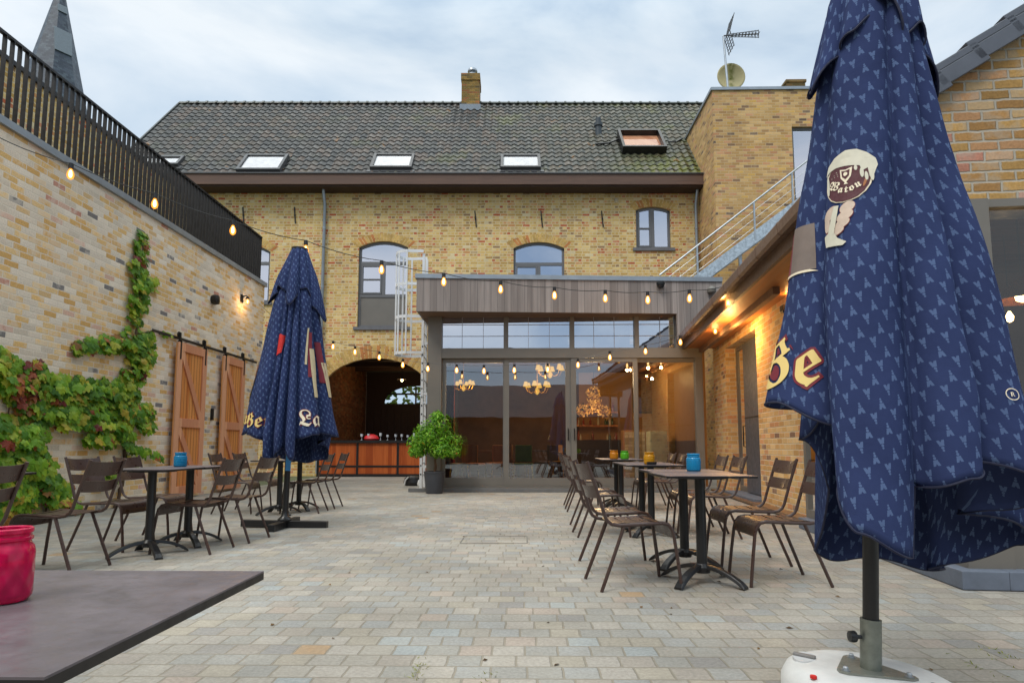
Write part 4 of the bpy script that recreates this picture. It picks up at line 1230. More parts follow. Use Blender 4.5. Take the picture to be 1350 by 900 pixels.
iw = MB(); iw.box(.36,4.6,-.1,.0,0.01,zso); iw.box(4.6,4.7,PC.y+.3,5.9,0.01,zso); iw.box(.36,4.6,5.8,5.9,.01,zso)
iw.build('inside_wall', plain('brown inside wall', S(96,66,44), .7), rb)
MB().box(bx+.08,4.6,by+.17,5.8,.02,.06).build('inside_floor', M['floor_in'], rb)
MB().box(bx+.08,4.6,by+.17,5.8,zso+.021,zso+.06).build('inside_ceiling', wood('inside ceiling boards', S(70,42,24), S(104,66,38), 'x', .12, .5), rb)
MB().box(.001,.3,5.75,6.0,0.0,zso).build('end_pier', M['brick_right'], rb)
# pendant and little bulb inside the bay
p = RM @ RPY(1348,388,-2.4)
pd = empty('copper_pendant', 'lit copper pendant lamp hanging inside the right glazed bay', 'lamp', tuple(p))
MB().lathe([(.02,.16),(.06,.12),(.24,-.05),(.235,-.055),(.05,.08)], 24).build('lamp_shade', plain('copper', S(190,120,60), .3, .9), pd, True)
MB().lathe([(.01,.03),(.06,-.0),(.05,-.05),(.01,-.07)], 12).build('bulb', M['filament'], pd, True)
MB().tube([(0,0,.15),(0,0,zso-p.z)], .008, 6).build('cord', M['black'], pd)
point('pendant_light', (0,0,-.14), 9, pd, (1,.6,.26))
p = RM @ RPY(1331,417,-1.6)
pd = empty('bare_bulb', 'bare lit bulb inside the right glazed bay', 'lamp', tuple(p))
MB().lathe([(.01,.05),(.035,.0),(.03,-.04),(.005,-.06)], 12).build('bulb', M['filament'], pd, True)
MB().tube([(0,0,.05),(0,0,zso-p.z)], .006, 6).build('cord', M['black'], pd)
# small lamp under the eave
p = RM @ RPX(985,407,-.12)
el_ = empty('eave_lamp', 'small lit lamp with wiry bracket under the right wooden eave', 'lamp', tuple(p))
MB().lathe([(.012,.05),(.038,.01),(.042,-.03),(.02,-.07),(.004,-.075)], 12).build('bulb', M['bulb'], el_, True); MB().lathe([(.003,.03),(.016,.01),(.016,-.03),(.003,-.05)], 10).build('filament', M['filament'], el_, True)
mb = MB(); mb.tube([(0,0,.05),(.05,-.02,.07),(.1,-.03,.0)], .014, 6)
for k in range(5): mb.tube([(.06,-.1-.05*k,.0-.01*k),(.10,-.14-.05*k,.035)], .01, 5)
mb.build('bracket', M['iron'], el_)
point('eave_lamp_light', (-.3,0,-.5), 45, el_, (1,.55,.18), .04)
for px, py in ((1033,407),):
    p = RM @ RPX(px,py,-.03); mb = MB(); mb.box(-.03,.03,-.06,.06,-.05,.05); o = mb.build('wall_sensor', M['iron'], None, bevel=.01); o.location = p; tag(o, 'small dark sensor box on the right brick wall under the eave', 'sensor')

# low buildings behind the camera, seen only as reflections
ob = empty('rear_outbuilding', 'low dark roofed outbuilding behind the viewpoint, its wall blackened for the reflections', 'building', (0,-8,0))
MB().box(-7,9,-4,0,0,2.6).build('wall', plain('blackened outbuilding wall', S(44,40,38), .8), ob)  # wall coloured black so its reflection in the door glass stays dark
mb = MB(); mb.prism([(0.35,2.55),(-2,4.6),(-4.4,2.55)], -7.4, 9.4); mb.v = [(b,a,c) for a,b,c in mb.v]; mb.build('roof', plain('dark metal roof', S(52,50,56), .5), ob)

# ------------------------------------------------------------------ closed parasols
import bmesh
def cloth_mat():
    m = MT('navy parasol cloth')
    u = m.n('ShaderNodeUVMap'); u.uv_map = 'UVMap'
    s_ = m.sep(u.outputs[0])
    ca, sa = math.cos(R(14)), math.sin(R(14))
    x = m.math('ADD', m.math('MULTIPLY', s_[0], ca), m.math('MULTIPLY', s_[1], sa))
    y = m.math('SUBTRACT', m.math('MULTIPLY', s_[1], ca), m.math('MULTIPLY', s_[0], sa))
    a, b = .072, .0435
    yy = m.math('DIVIDE', y, b); row = m.math('FLOOR', yy)
    par = m.math('FLOORED_MODULO', row, 2.0)
    xx = m.math('ADD', m.math('DIVIDE', x, a), m.math('MULTIPLY', par, .5))
    px = m.math('MULTIPLY', m.math('SUBTRACT', m.math('FRACT', xx), .5), a)
    py = m.math('MULTIPLY', m.math('SUBTRACT', m.math('FRACT', yy), .5), b)
    sgn = m.math('SUBTRACT', 1.0, m.math('MULTIPLY', par, 2.0))
    py = m.math('MULTIPLY', py, sgn)
    ax = m.math('ABSOLUTE', px)
    # flared body with a bite out of its foot, a waist knob and a small knob above
    hw_ = m.math('SUBTRACT', .0086, m.math('MULTIPLY', m.math('ADD', py, .004), .24))
    body = m.math('MULTIPLY', m.math('LESS_THAN', ax, hw_), m.math('MULTIPLY', m.math('GREATER_THAN', py, -.0185), m.math('LESS_THAN', py, .0015)))
    bite = m.math('LESS_THAN', m.math('ADD', ax, m.math('MULTIPLY', m.math('ABSOLUTE', m.math('ADD', py, .0185)), .55)), .0040)
    notch = m.math('LESS_THAN', m.math('ADD', m.math('ABSOLUTE', m.math('SUBTRACT', ax, .0098)), m.math('MULTIPLY', m.math('ABSOLUTE', m.math('ADD', py, .004)), .6)), .0022)
    body = m.math('MULTIPLY', m.math('MULTIPLY', body, m.math('SUBTRACT', 1.0, bite)), m.math('SUBTRACT', 1.0, notch))
    def dot(cy, r):
        q = m.math('ADD', m.math('MULTIPLY', px, px), m.math('POWER', m.math('ABSOLUTE', m.math('SUBTRACT', py, cy)), 2.0))
        return m.math('LESS_THAN', q, r*r)
    mk = m.math('MAXIMUM', body, m.math('MAXIMUM', dot(.0075,.0048), dot(.0165,.0036)))
    f, _ = m.noise(m.tc.outputs['Object'], 3.0, 4)
    base = m.ramp(f, [(.3, S(45,54,88)), (.7, S(54,65,104))])
    c = m.mix(m.math('MULTIPLY', mk, .68), base, S(96,116,154))
    m.set(c, .92, spec=.08)
    m.p.inputs['Sheen Weight'].default_value = .0
    wv, _ = m.noise(m.tc.outputs['Object'], 420, 1); cr_, _ = m.noise(m.tc.outputs['Object'], 7, 4, .5, .4)
    m.bump(m.math('ADD', m.math('MULTIPLY', wv, .06), cr_), .35, .02)
    return m.m
M['cloth'] = cloth_mat()
M['hem'] = plain('dark hem tape', S(28,32,58), .8)
M['gold'] = plain('gold print', S(236,206,130), .7, 0, .05, 3)
M['gold_w'] = plain('cream print', S(236,222,196), .7, 0, .05, 3)
M['maroon'] = plain('maroon print', S(120,34,48), .7, 0, .08, 3)
M['cream'] = plain('foam cream print', S(212,207,188), .7, 0, .06, 30)
M['cream2'] = plain('tan print', S(200,184,148), .7, 0, .1, 8)
M['red'] = plain('red print', S(200,36,30), .7)
M['skin'] = plain('pale hand print', S(206,184,166), .7, 0, .1, 30)
M['beer'] = plain('brown ale print', S(84,36,44), .7, 0, .15, 30)

class Canopy:
    def __init__(s, lobes, ztop, prof, d_top=.10, d_bot=.5, flare=.0):
        s.L = lobes; s.zt = ztop; s.prof = prof; s.dt = d_top; s.db = d_bot; s.zb = min(min(l[2:5]) for l in lobes)
    def Rz(s, z):
        p = s.prof
        if z >= p[0][0]: return p[0][1]
        for (z0,r0),(z1,r1) in zip(p, p[1:]):
            if z >= z1: return r0+(r1-r0)*(z0-z)/(z0-z1)
        (z0,r0),(z1,r1) = p[-2], p[-1]
        return r1+(r1-r0)/(z0-z1)*(z1-z)
    def hem(s, l, t):
        h0, hc, h1 = l[2:5]
        if t < .5: q = t*2; q = q*q*(3-2*q); return h0+(hc-h0)*q
        q = t*2-1; q = q*q*(3-2*q); return hc+(h1-hc)*q
    def pt(s, l, t, z):
        f = max(0, min(1, (s.zt-z)/(s.zt-s.zb)))
        b = (1-abs(2*t-1)**2.4)**.62
        d = s.dt+(s.db-s.dt)*f
        pk = 1+(l[5]-1)*(min(1, f*2.6) if s.zt > 3.2 else max(0, min(1, (2.62-z)*1.9)))
        r = s.Rz(z)*(1-d*(1-b))*(1+(pk-1)*b)
        wob = .02*noise.noise(Vector((l[0]*.1, t*2.0, z*1.7)))*f*2
        if len(l) > 7:
            g_ = max(0, min(1, (z-.7)/1.7)); A0, A1 = l[0]+(l[7]-l[0])*g_, l[1]+(l[8]-l[1])*g_
        else: A0, A1 = l[0], l[1]
        a = R(A0+(A1-A0)*t + l[6]*b*f*(.3+.7*f))
        r *= 1+wob*2
        u_ = (A0+(A1-A0)*t); r += (.014*noise.noise(Vector((u_*.035, z*1.5+l[0], 2.0)))+.008*noise.noise(Vector((u_*.06+z*1.2, z*3.2, l[0]))))*min(1, f*2.5)
        return Vector((r*math.sin(a), -r*math.cos(a), z))
    def build(s, name, parent, nt=18, nv=46, mat=None):
        vs = []; uv = []; cols = []
        for k, l in enumerate(s.L):
            for i in range(nt): cols.append((k, l, i/nt))
        n = len(cols)
        # horizontal cloth coordinate measured from the middle of each lobe
        for j in range(nv+1):
            v = (j/nv)**.9
            row = []
            for k, l, t in cols:
                h = s.hem(l, t); z = s.zt+(h-s.zt)*v
                row.append(s.pt(l, t, z))
            for ci, p in enumerate(row):
                k, l, t = cols[ci]
                m0 = k*nt+nt//2
                a, b = sorted((ci, m0)); L_ = sum((row[q+1 if q+1 < n else 0]-row[q]).length for q in range(a, b))
                vs.append(p); uv.append(((k*.731+7)+(L_ if ci > m0 else -L_), p.z+k*.137))
        fs = []
        for j in range(nv):
            for i in range(n):
                i2 = (i+1) % n
                fs.append((j*n+i, (j+1)*n+i, (j+1)*n+i2, j*n+i2))
        mb = MB(); mb.add(vs, fs)
        o = mb.build(name, mat or M['cloth'], parent, 'all', uvs=uv)
        sm = o.modifiers.new('solid', 'SOLIDIFY'); sm.thickness = .004; sm.offset = -1
        hp = [vs[nv*n+i] for i in range(n)]+[vs[nv*n]]
        MB().tube(hp, .0045, 6, False).build('hem_tape', M['hem'], o, True)
        return o
    def ring(s, z, nt=24):
        pts = []
        for l in s.L:
            for i in range(nt): pts.append(s.pt(l, i/nt, z))
        pts.append(pts[0].copy()); return pts
    def place(s, flat, k, tc, zc, off, nt=24):
        """wrap flat (x right, y up) points round lobe k about its fraction tc at height zc"""
        cache = {}
        out_ = []
        for (x, y) in flat:
            z = zc+y; key = round(z, 3)
            if key not in cache:
                rg = s.ring(z, nt); cum = [0]
                for a, b in zip(rg, rg[1:]): cum.append(cum[-1]+(b-a).length)
                cache[key] = (rg, cum)
            rg, cum = cache[key]
            ci = k*nt+tc*nt; i0 = int(ci); fr_ = ci-i0
            s0 = cum[i0]+(cum[i0+1]-cum[i0])*fr_
            q = (s0+x) % cum[-1]
            lo, hi = 0, len(cum)-1
            while hi-lo > 1:
                mid = (lo+hi)//2
                if cum[mid] <= q: lo = mid
                else: hi = mid
            f = (q-cum[lo])/max(1e-9, cum[lo+1]-cum[lo])
            p = rg[lo].lerp(rg[lo+1], f); tg = (rg[lo+1]-rg[lo]).normalized()
            nrm = Vector((tg.y, -tg.x, 0))
            out_.append(p+nrm*off)
        return out_
    def stamp(s, verts, faces, name, mat, parent, k, tc, zc, off):
        bm = bmesh.new()
        bv = [bm.verts.new((x, y, 0)) for x, y in verts]
        for f in faces:
            try: bm.faces.new([bv[i] for i in f])
            except ValueError: pass
        bmesh.ops.triangulate(bm, faces=bm.faces[:])
        for _ in range(5):
            es = [e for e in bm.edges if e.calc_length() > .02]
            if not es: break
            bmesh.ops.subdivide_edges(bm, edges=es, cuts=1)
            bmesh.ops.triangulate(bm, faces=bm.faces[:])
        bm.verts.index_update()
        fl = [(v.co.x, v.co.y) for v in bm.verts]; fc = [tuple(v.index for v in f.verts) for f in bm.faces]
        bm.free()
        P = s.place(fl, k, tc, zc, off)
        mb = MB(); mb.add(P, fc)
        return mb.build(name, mat, parent)
def text_flat(body, size, offset=0.0, rot=0.0, align='CENTER'):
    c = bpy.data.curves.new('lettering', 'FONT'); c.body = body; c.size = size; c.offset = offset; c.align_x = align; c.resolution_u = 4
    o = bpy.data.objects.new('lettering', c); COL.objects.link(o)
    bpy.context.view_layer.update()
    me = bpy.data.meshes.new_from_object(o.evaluated_get(bpy.context.evaluated_depsgraph_get()))
    ca, sa = math.cos(rot), math.sin(rot)
    v = [(p.co.x*ca-p.co.y*sa, p.co.x*sa+p.co.y*ca) for p in me.vertices]; f = [tuple(p.vertices) for p in me.polygons]
    bpy.data.objects.remove(o); bpy.data.curves.remove(c); bpy.data.meshes.remove(me)
    return v, f
def ell(cx, cy, rx, ry, rot=0, n=20, a0=0, a1=360):
    ca, sa = math.cos(rot), math.sin(rot); vs = [(cx, cy)]; fs = []
    for r_ in (.5, 1.0):
        for k in range(n):
            t = R(a0+(a1-a0)*k/n); x, y = rx*r_*math.cos(t), ry*r_*math.sin(t); vs.append((cx+x*ca-y*sa, cy+x*sa+y*ca))
    for k in range(n):
        k2 = (k+1) % n; fs.append((0,1+k,1+k2)); fs.append((1+k,1+n+k,1+n+k2,1+k2))
    return vs, fs
FR = lambda t: ''.join(chr(0x1D56C+ord(c)-65) if c.isupper() else chr(0x1D586+ord(c)-97) if c.islower() else c for c in t)

# near parasol at the right
UB = atZ(1146,884,.12)
up = empty('closed_parasol', 'closed navy patterned parasol in a round white base at the right front', 'parasol', (UB.x,UB.y,0), 0, 'closed navy parasols')
up.rotation_euler = (0, R(3.0), 0)
near = Canopy([(-108,-38, 1.12,1.13,1.04, 1.02,0,-125,-82), (-38,-2, .84,.68,.60, 1.04,-14,-82,-5), (-2,32, .84,.88,.93, 1.06,0,-5,29), (32,74, .94,.86,.76, 1.24,0,29,60), (74,108, .74,.62,.52, 1.42,6,60,112),
               (108,150, .50,.46,.50, 1.15,0,112,155), (150,190, .50,.46,.52, 1.0,0,155,200), (190,220, .60,.80,1.0, .45,0,200,215), (220,252, 1.0,1.1,1.14, .45,0,215,235)],
              3.06, [(3.06,.07),(2.82,.165),(2.5,.20),(2.08,.245),(1.37,.36),(1.14,.40),(.77,.44),(.5,.46)], .16, .36)
cn = near.build('canopy', up, 24, 70)
flap = Canopy([(-105,-62, 2.50,2.43,2.56, 1.24,0), (-62,-22, 2.58,2.62,2.70, 1.10,-8), (-22,12, 2.76,2.75,2.60, 1.12,0), (12,48, 2.60,2.66,2.58, 1.10,8), (48,100, 2.56,2.42,2.58, 1.18,6), (100,160, 2.6,2.52,2.6, 1,0), (160,215, 2.6,2.52,2.6, 1,0), (215,255, 2.6,2.5,2.54, 1,0)],
              3.08, [(3.08,.06),(2.85,.168),(2.5,.232),(2.3,.25)], .12, .36)
flap.build('top_flap', up, 16, 20)
MB().tube([(0,0,.14),(0,0,3.1)], .0285, 16).build('pole', M['black'], up, True)
mb = MB(); mb.lathe([(.0,3.08),(.05,3.08),(.05,3.12),(.015,3.16),(0,3.16)], 16, cap=False); mb.build('finial', M['black'], up, True)
sl_ = MB().lathe([(.030,.131),(.0375,.131),(.0375,.315),(.030,.315)], 24, cap=False).build('sleeve', plain('raw galvanised tube', S(132,136,128), .4, .7, .25, 14), up, True)
mb = MB(); mb.tube([(-.036,0,.245),(-.058,0,.245)], .008, 8); mb.lathe([(.001,0),(.02,.0),(.023,.01),(.02,.024),(.001,.026)], 10); 
mb.v = mb.v[:16]+[(-.058-(z), y, .245+x) for x, y, z in mb.v[16:]]
mb.build('clamp_knob', M['black'], sl_, True)
tp = MB(); tri = []
for a0 in (95, 200, 325):
    for da in (-16,0,16): tri.append((.125*math.cos(R(a0))+.03*math.cos(R(a0+da*3.5)), .125*math.sin(R(a0))+.03*math.sin(R(a0+da*3.5))))
tri = [(.06*0+x, y) for x, y in tri]
tp.prism_z(tri, .124, .131); p_o = tp.build('mounting_plate', plain('zinc plate', S(138,140,132), .45, .6, .2, 12), up)
for a0 in (95,200,325):
    x_, y_ = .125*math.cos(R(a0)), .125*math.sin(R(a0))
    MB().lathe([(.017,.1312),(.017,.134),(.010,.1341),(.010,.142),(.006,.146),(0,.147)], 8, (x_,y_,0)).build('bolt', M['steel'], p_o)
prf = [(0,.002),(.30,.002),(.318,.02),(.318,.06),(.300,.098),(.262,.116),(.20,.1225),(.0,.1232)]
bo = MB().lathe(prf, 56, cap=False).build('weight_base', M['plastic_white'], up, True)
for a0 in (148, 318):
    q = Matrix.Rotation(R(a0), 4, 'Z')
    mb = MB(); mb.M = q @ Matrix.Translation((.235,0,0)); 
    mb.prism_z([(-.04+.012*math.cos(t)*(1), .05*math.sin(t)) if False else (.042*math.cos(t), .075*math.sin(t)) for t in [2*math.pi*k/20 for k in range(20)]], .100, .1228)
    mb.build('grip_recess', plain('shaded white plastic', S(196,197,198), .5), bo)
    mb = MB(); mb.M = q @ Matrix.Translation((.235,0,0)); mb.box(-.042,.042,-.014,.014,.122,.133); mb.build('grip', plain('grey grip', S(120,118,116), .5), bo, bevel=.004)
mb = MB(); mb.lathe([(.012,0),(.012,.01),(.0,.012)], 10, (-.262,-.095,.112)); mb.build('water_plug', M['red'], bo)
# prints on the near parasol
for off, ofs, mt_ in ((.0035,.010,M['maroon']),(.0052,.0,M['gold'])):
    near.stamp(*text_flat(FR('Be'), .27, ofs), 'lettering', mt_, cn, 0, .53, 1.19, off)
v, f = text_flat('R', .022); near.stamp(v, f, 'registered_mark', M['gold_w'], cn, 3, .22, 1.165, .006)
rv = [(.021*math.cos(2*math.pi*k/24)*q, .021*math.sin(2*math.pi*k/24)*q+.008) for q in (1,.86) for k in range(24)]
near.stamp(rv, [(k,(k+1)%24,24+(k+1)%24,24+k) for k in range(24)], 'registered_mark', M['gold_w'], cn, 3, .22, 1.165, .006)
GS = .93
def GL(fn, name, mat, off, k=1, tc=.44, zc=1.99): return near.stamp([(a*GS, b*GS) for a, b in fn[0]], fn[1], name, mat, cn, k, tc, zc, off*1.5)
GL(ell(0,0,.098,.108,-.1), 'glass_rim', M['gold_w'], .003)
GL(ell(.0,-.004,.09,.10,-.1), 'ale_bowl', M['beer'], .004)
fo_v = [(-.10,.045),(-.085,.085),(-.05,.112),(0,.128),(.04,.122),(.075,.10),(.105,.07),(.112,.04),(.10,.0),(.085,-.012),(.078,.03),(.06,.02),(.05,.045),(.03,.05),(.0,.056),(-.04,.062),(-.072,.058)]
GL((fo_v, [tuple(range(len(fo_v)))]), 'foam', M['cream'], .0052)
sh = [(-.022,.045),(0,.038),(.024,.045),(.020,.005),(.004,-.02),(.010,-.028),(-.006,-.028),(-.002,-.02),(-.018,.005)]
GL((sh, [tuple(range(len(sh)))]), 'crest', M['gold_w'], .0052)
sh2 = [(-.014,.036),(0,.032),(.016,.036),(.013,.008),(.001,-.006),(-.011,.008)]
GL((sh2, [tuple(range(len(sh2)))]), 'crest', M['beer'], .0062)
GL(ell(.001,.017,.007,.009), 'crest', M['gold_w'], .0072)
for i, (c_, x_, y_, r_) in enumerate((('W',-.054,-.036,-.45),('a',-.020,-.060,-.22),('t',.003,-.066,-.02),('o',.024,-.062,.2),('u',.048,-.050,.4))):
    v, f = text_flat(FR(c_), .042 if i else .048, .0006, r_); v = [((a+x_)*GS, (b+y_)*GS) for a, b in v]
    near.stamp(v, f, 'lettering', M['gold_w'], cn, 1, .44, 1.99, .0086)
GL(ell(-.080,-.004,.008,.052,.12), 'sheen_print', M['cream'], .0054)
for cx_, cy_, rx, ry in ((.058,.012,.007,.022),(.074,-.006,.006,.020),(.092,.0,.007,.03),(.036,.038,.006,.012)): GL(ell(cx_,cy_,rx,ry,.1), 'foam_drip', M['cream'], .0054)
GL(ell(.070,-.03,.005,.022,-.3), 'sheen_print', plain('amber print', S(170,110,70), .7), .0053)
for k_ in range(9): GL(ell(-.06+.012*(k_%4)+.003*k_, .02+.009*(k_//3), .0022,.0016,.5,8), 'bubble_print', M['cream'], .0054)
# stem, hand and foot of the glass
def bar2(p, q, w0, w1):
    dx_, dy_ = q[0]-p[0], q[1]-p[1]; l = math.hypot(dx_, dy_); nx_, ny_ = -dy_/l, dx_/l
    return [(p[0]+nx_*w0,p[1]+ny_*w0),(p[0]-nx_*w0,p[1]-ny_*w0),(q[0]-nx_*w1,q[1]-ny_*w1),(q[0]+nx_*w1,q[1]+ny_*w1)], [(0,1,2,3)]
for (cx_, cy_, rx, ry, rr) in ((-.070,-.140,.042,.026,.5),(-.088,-.175,.018,.045,0),(.006,-.132,.030,.022,.6),(-.004,-.168,.034,.020,.5),(-.014,-.200,.032,.019,.5),(-.030,-.228,.026,.016,.4)):
    GL(ell(cx_,cy_,rx,ry,rr), 'hand_print', M['skin'], .0036+.0004*cx_)
    GL(ell(cx_,cy_-.001,rx*1.06,ry*1.12,rr), 'hand_outline', M['maroon'], .0028)
GL(bar2((-.035,-.115),(-.062,-.235),.011,.017), 'glass_stem', M['cream'], .0052)
GL(([(-.10,-.235),(-.055,-.215),(-.03,-.26),(.005,-.285),(-.01,-.297),(-.09,-.285)], [(0,1,2,3,4,5)]), 'glass_foot', M['cream'], .0048)
# coloured band of the picture seen on the side lobe
def band(cv, k, x0, x1, z0, z1, mat, parent, off, tc=.5, slope=0.0):
    n_ = 8; vs = []; fs = []
    zc = (z0+z1)/2
    for i in range(n_+1):
        y = z0+(z1-z0)*i/n_-zc
        sc_ = 1-.25*i/n_
        vs += [(x0*sc_+slope*i/n_, y),(x1*sc_+slope*i/n_, y)]
    for i in range(n_): fs.append((2*i,2*i+1,2*i+3,2*i+2))
    return cv.stamp(vs, fs, 'picture_band', mat, parent, k, tc, zc, off)
band(near, 0, -.01,.12, 1.66, 1.86, plain('grey brown print', S(118,104,96), .7, 0, .2, 5), cn, .004)
band(near, 0, -.075,-.01, 1.66, 1.84, M['maroon'], cn, .004)
band(near, 0, -.10,.13, 1.65, 1.66, M['gold_w'], cn, .005)

# far parasol at the left
UL = atZ(375,695)
ul = empty('closed_parasol', 'closed navy patterned parasol on a black cross foot among the left tables', 'parasol', (UL.x,UL.y,0), 0, 'closed navy parasols')
ul.rotation_euler = (0, R(1.2), 0)
far = Canopy([(-112,-56, 1.2,1.10,1.14, 1.10,-8), (-56,-16, 1.12,1.10,1.04, 1.04,-4), (-16,-3, 1.00,.84,.80, .98,-2), (-3,12, .80,.90,.96, 1.0,0), (12,30, .94,.82,.86, 1.0,2), (30,70, 1.06,1.12,1.12, 1.04,2), (70,110, 1.14,1.10,1.1, 1.10,4),
              (108,150, 1.0,.82,.80, 1,0), (150,200, .8,.76,.8, 1,0), (200,248, .8,.84,1.1, 1,0)],
             3.42, [(3.42,.085),(3.1,.175),(2.75,.255),(2.3,.315),(1.8,.40),(1.4,.47),(1.1,.53),(.8,.50)], .14, .36)
cf = far.build('canopy', ul, 14, 46)
fl2 = Canopy([(-100,-55, 2.84,2.72,2.85, 1.12,0), (-55,-15, 2.86,2.92,2.86, 1.0,-5), (-15,25, 2.80,2.66,2.82, 1.05,0), (25,60, 2.88,2.9,2.8, 1.0,5), (60,110, 2.7,2.52,2.7, 1.12,6), (110,180, 2.8,2.72,2.8, 1,0), (180,260, 2.8,2.72,2.8, 1,0)],
             3.44, [(3.44,.095),(3.1,.21),(2.7,.305),(2.5,.33)], .12, .38)
fl2.build('top_flap', ul, 12, 16)
MB().tube([(0,0,.04),(0,0,3.46)], .035, 16).build('pole', M['black'], ul, True)
MB().lathe([(.10,3.425),(.10,3.45),(.02,3.47)], 14).build('finial', M['black'], ul, True)
MB().box(-.52,.52,-.04,.04,.002,.085).build('foot_bar', M['black'], ul, bevel=.004)
MB().box(-.04,.04,-.42,-.041,.002,.084).build('foot_bar', M['black'], ul, bevel=.004); MB().box(-.04,.04,.041,.42,.002,.084).build('foot_bar', M['black'], ul, bevel=.004)
MB().lathe([(.085,.0855),(.085,.10),(.045,.14),(.04,.2)], 16).build('pole_socket', M['black'], ul, True)
MB().box(-.01,.05,-.05,-.037,.68,.9).build('blue_tag', plain('blue label', S(70,150,215), .5), ul)
for off, ofs, mt_ in ((.009,.008,M['maroon']),(.013,.0,M['gold'])):
    far.stamp(*text_flat(FR('Ber'), .23, ofs), 'lettering', mt_, cf, 1, .66, 1.19, off)
    far.stamp(*text_flat(FR('nu'), .22, ofs), 'lettering', mt_, cf, 0, .74, 1.23, off)
for off, ofs, mt_ in ((.009,.008,M['maroon']),(.013,.0,M['gold_w'])):
    far.stamp(*text_flat(FR('Lau'), .25, ofs), 'lettering', mt_, cf, 5, .56, 1.22, off)
rp = [(-.08,.12),(-.03,.11),(.0,.13),(.03,.11),(.09,.12),(.07,.09),(.04,.0),(.03,-.1),(-.01,-.14),(-.05,-.12),(-.06,.0),(-.06,.07)]
far.stamp(rp, [tuple(range(len(rp)))], 'red_emblem', M['red'], cf, 2, .45, 2.18, .012)
band(far, 5, -.04,-.015, 1.95, 2.4, M['cream2'], cf, .01, .4, .03)
band(far, 5, -.01,.045, 1.8, 2.35, M['maroon'], cf, .0105, .4, .02)
band(far, 5, .05,.13, 1.56, 2.15, M['cream2'], cf, .0107, .4, -.02)
band(far, 6, -.12,-.03, 1.75, 2.25, M['maroon'], cf, .0105, .4, -.02)
band(far, 6, -.03,.05, 1.58, 2.0, M['cream2'], cf, .0107, .4, -.05)
band(far, 0, -.02,.05, 1.5, 2.0, M['cream2'], cf, .0107, .5, .05)
band(far, 0, .05,.08, 1.55, 1.95, M['maroon'], cf, .0105, .5, .05)

# ------------------------------------------------------------------ tables
TH = .775
def make_table(label, loc, rz=0, sx=.62, sy=.62, th=TH, group='square bistro tables on black pedestals'):
    t = empty('bistro_table', label, 'table', loc, rz, group)
    top = MB().box(-sx/2,sx/2,-sy/2,sy/2,th-.003,th).build('tabletop', M['tabletop'], t)
    MB().box(-sx/2,sx/2,-sy/2,sy/2,th-.016,th-.0032).build('edge', M['tableedge'], top)
    MB().tube([(0,0,.1),(0,0,th-.017)], .037, 14).build('column', M['black'], t, True)
    MB().lathe([(.20,th-.030),(.20,th-.0175),(.04,th-.0172)], 20).build('mounting_plate', M['black'], t)
    hub = MB().lathe([(.02,.07),(.055,.075),(.06,.115),(.04,.14)], 16).build('hub', M['black'], t, True)
    for k in range(4):
        a = R(45+90*k); pts = []
        for i in range(11):
            u = i/10; r = .02+.31*u; z = .115*math.cos(u*math.pi/2)**.75+.008
            pts.append((r*math.cos(a), r*math.sin(a), z))
        mb = MB(); sd_ = Vector((-math.sin(a), math.cos(a), 0))
        vs = []; fs = []
        for i, p in enumerate(pts):
            w_ = .026+.010*(i/10); h_ = .022
            for sx_, sz_ in ((-1,-1),(1,-1),(1,1),(-1,1)):
                q = Vector(p)+sd_*(w_*sx_*(.75 if sz_ > 0 else 1)); q.z = max(.002, p[2]+h_*sz_*.5+(-.0 if sz_ > 0 else -.006)); vs.append(q)
        for i in range(10):
            for q in range(4): fs.append((4*i+q,4*i+(q+1)%4,4*i+4+(q+1)%4,4*i+4+q))
        fs += [(3,2,1,0), (40,41,42,43)]
        mb.add(vs, fs); mb.build('foot', M['black'], t, bevel=.004)
    return t
t0 = make_table('bistro table carrying no jar at the front of the right row, beside the right parasol', (1.29,4.67,0))
tabs = [((1.33,5.32,0), 'bistro table carrying the blue jar, second in the right row'),
        ((1.42,7.10,0), 'bistro table carrying the yellow jar and black ashtray in the right row'),
        ((1.44,7.75,0), 'empty bistro table just behind the one with the yellow jar'),
        ((1.50,9.75,0), 'bistro table carrying the orange and green jars near the glass doors'),
        ((1.52,10.4,0), 'hindmost bistro table of the right row, closest to the glass doors'),
        ((-3.38,5.74,0), 'empty bistro table in front of the blue jar table on the left'),
        ((-3.36,6.36,0), 'bistro table carrying the blue jar beside the left vine'),
        ((-3.52,9.15,0), 'bistro table half hidden right behind the left parasol'),
        ((-3.46,9.78,0), 'bistro table behind the left parasol, nearest the bar counter'),
        ((-4.12,4.6,0), 'bistro table cut by the left edge of the photo beside the vine')]
for loc, lab in tabs: dup(t0, loc, 0, lab)
FT = .74
make_table('large dark table in the left foreground with the pink candle jar on it', (-.50-.40,.675+.28,0), 0, .80, .56, FT)

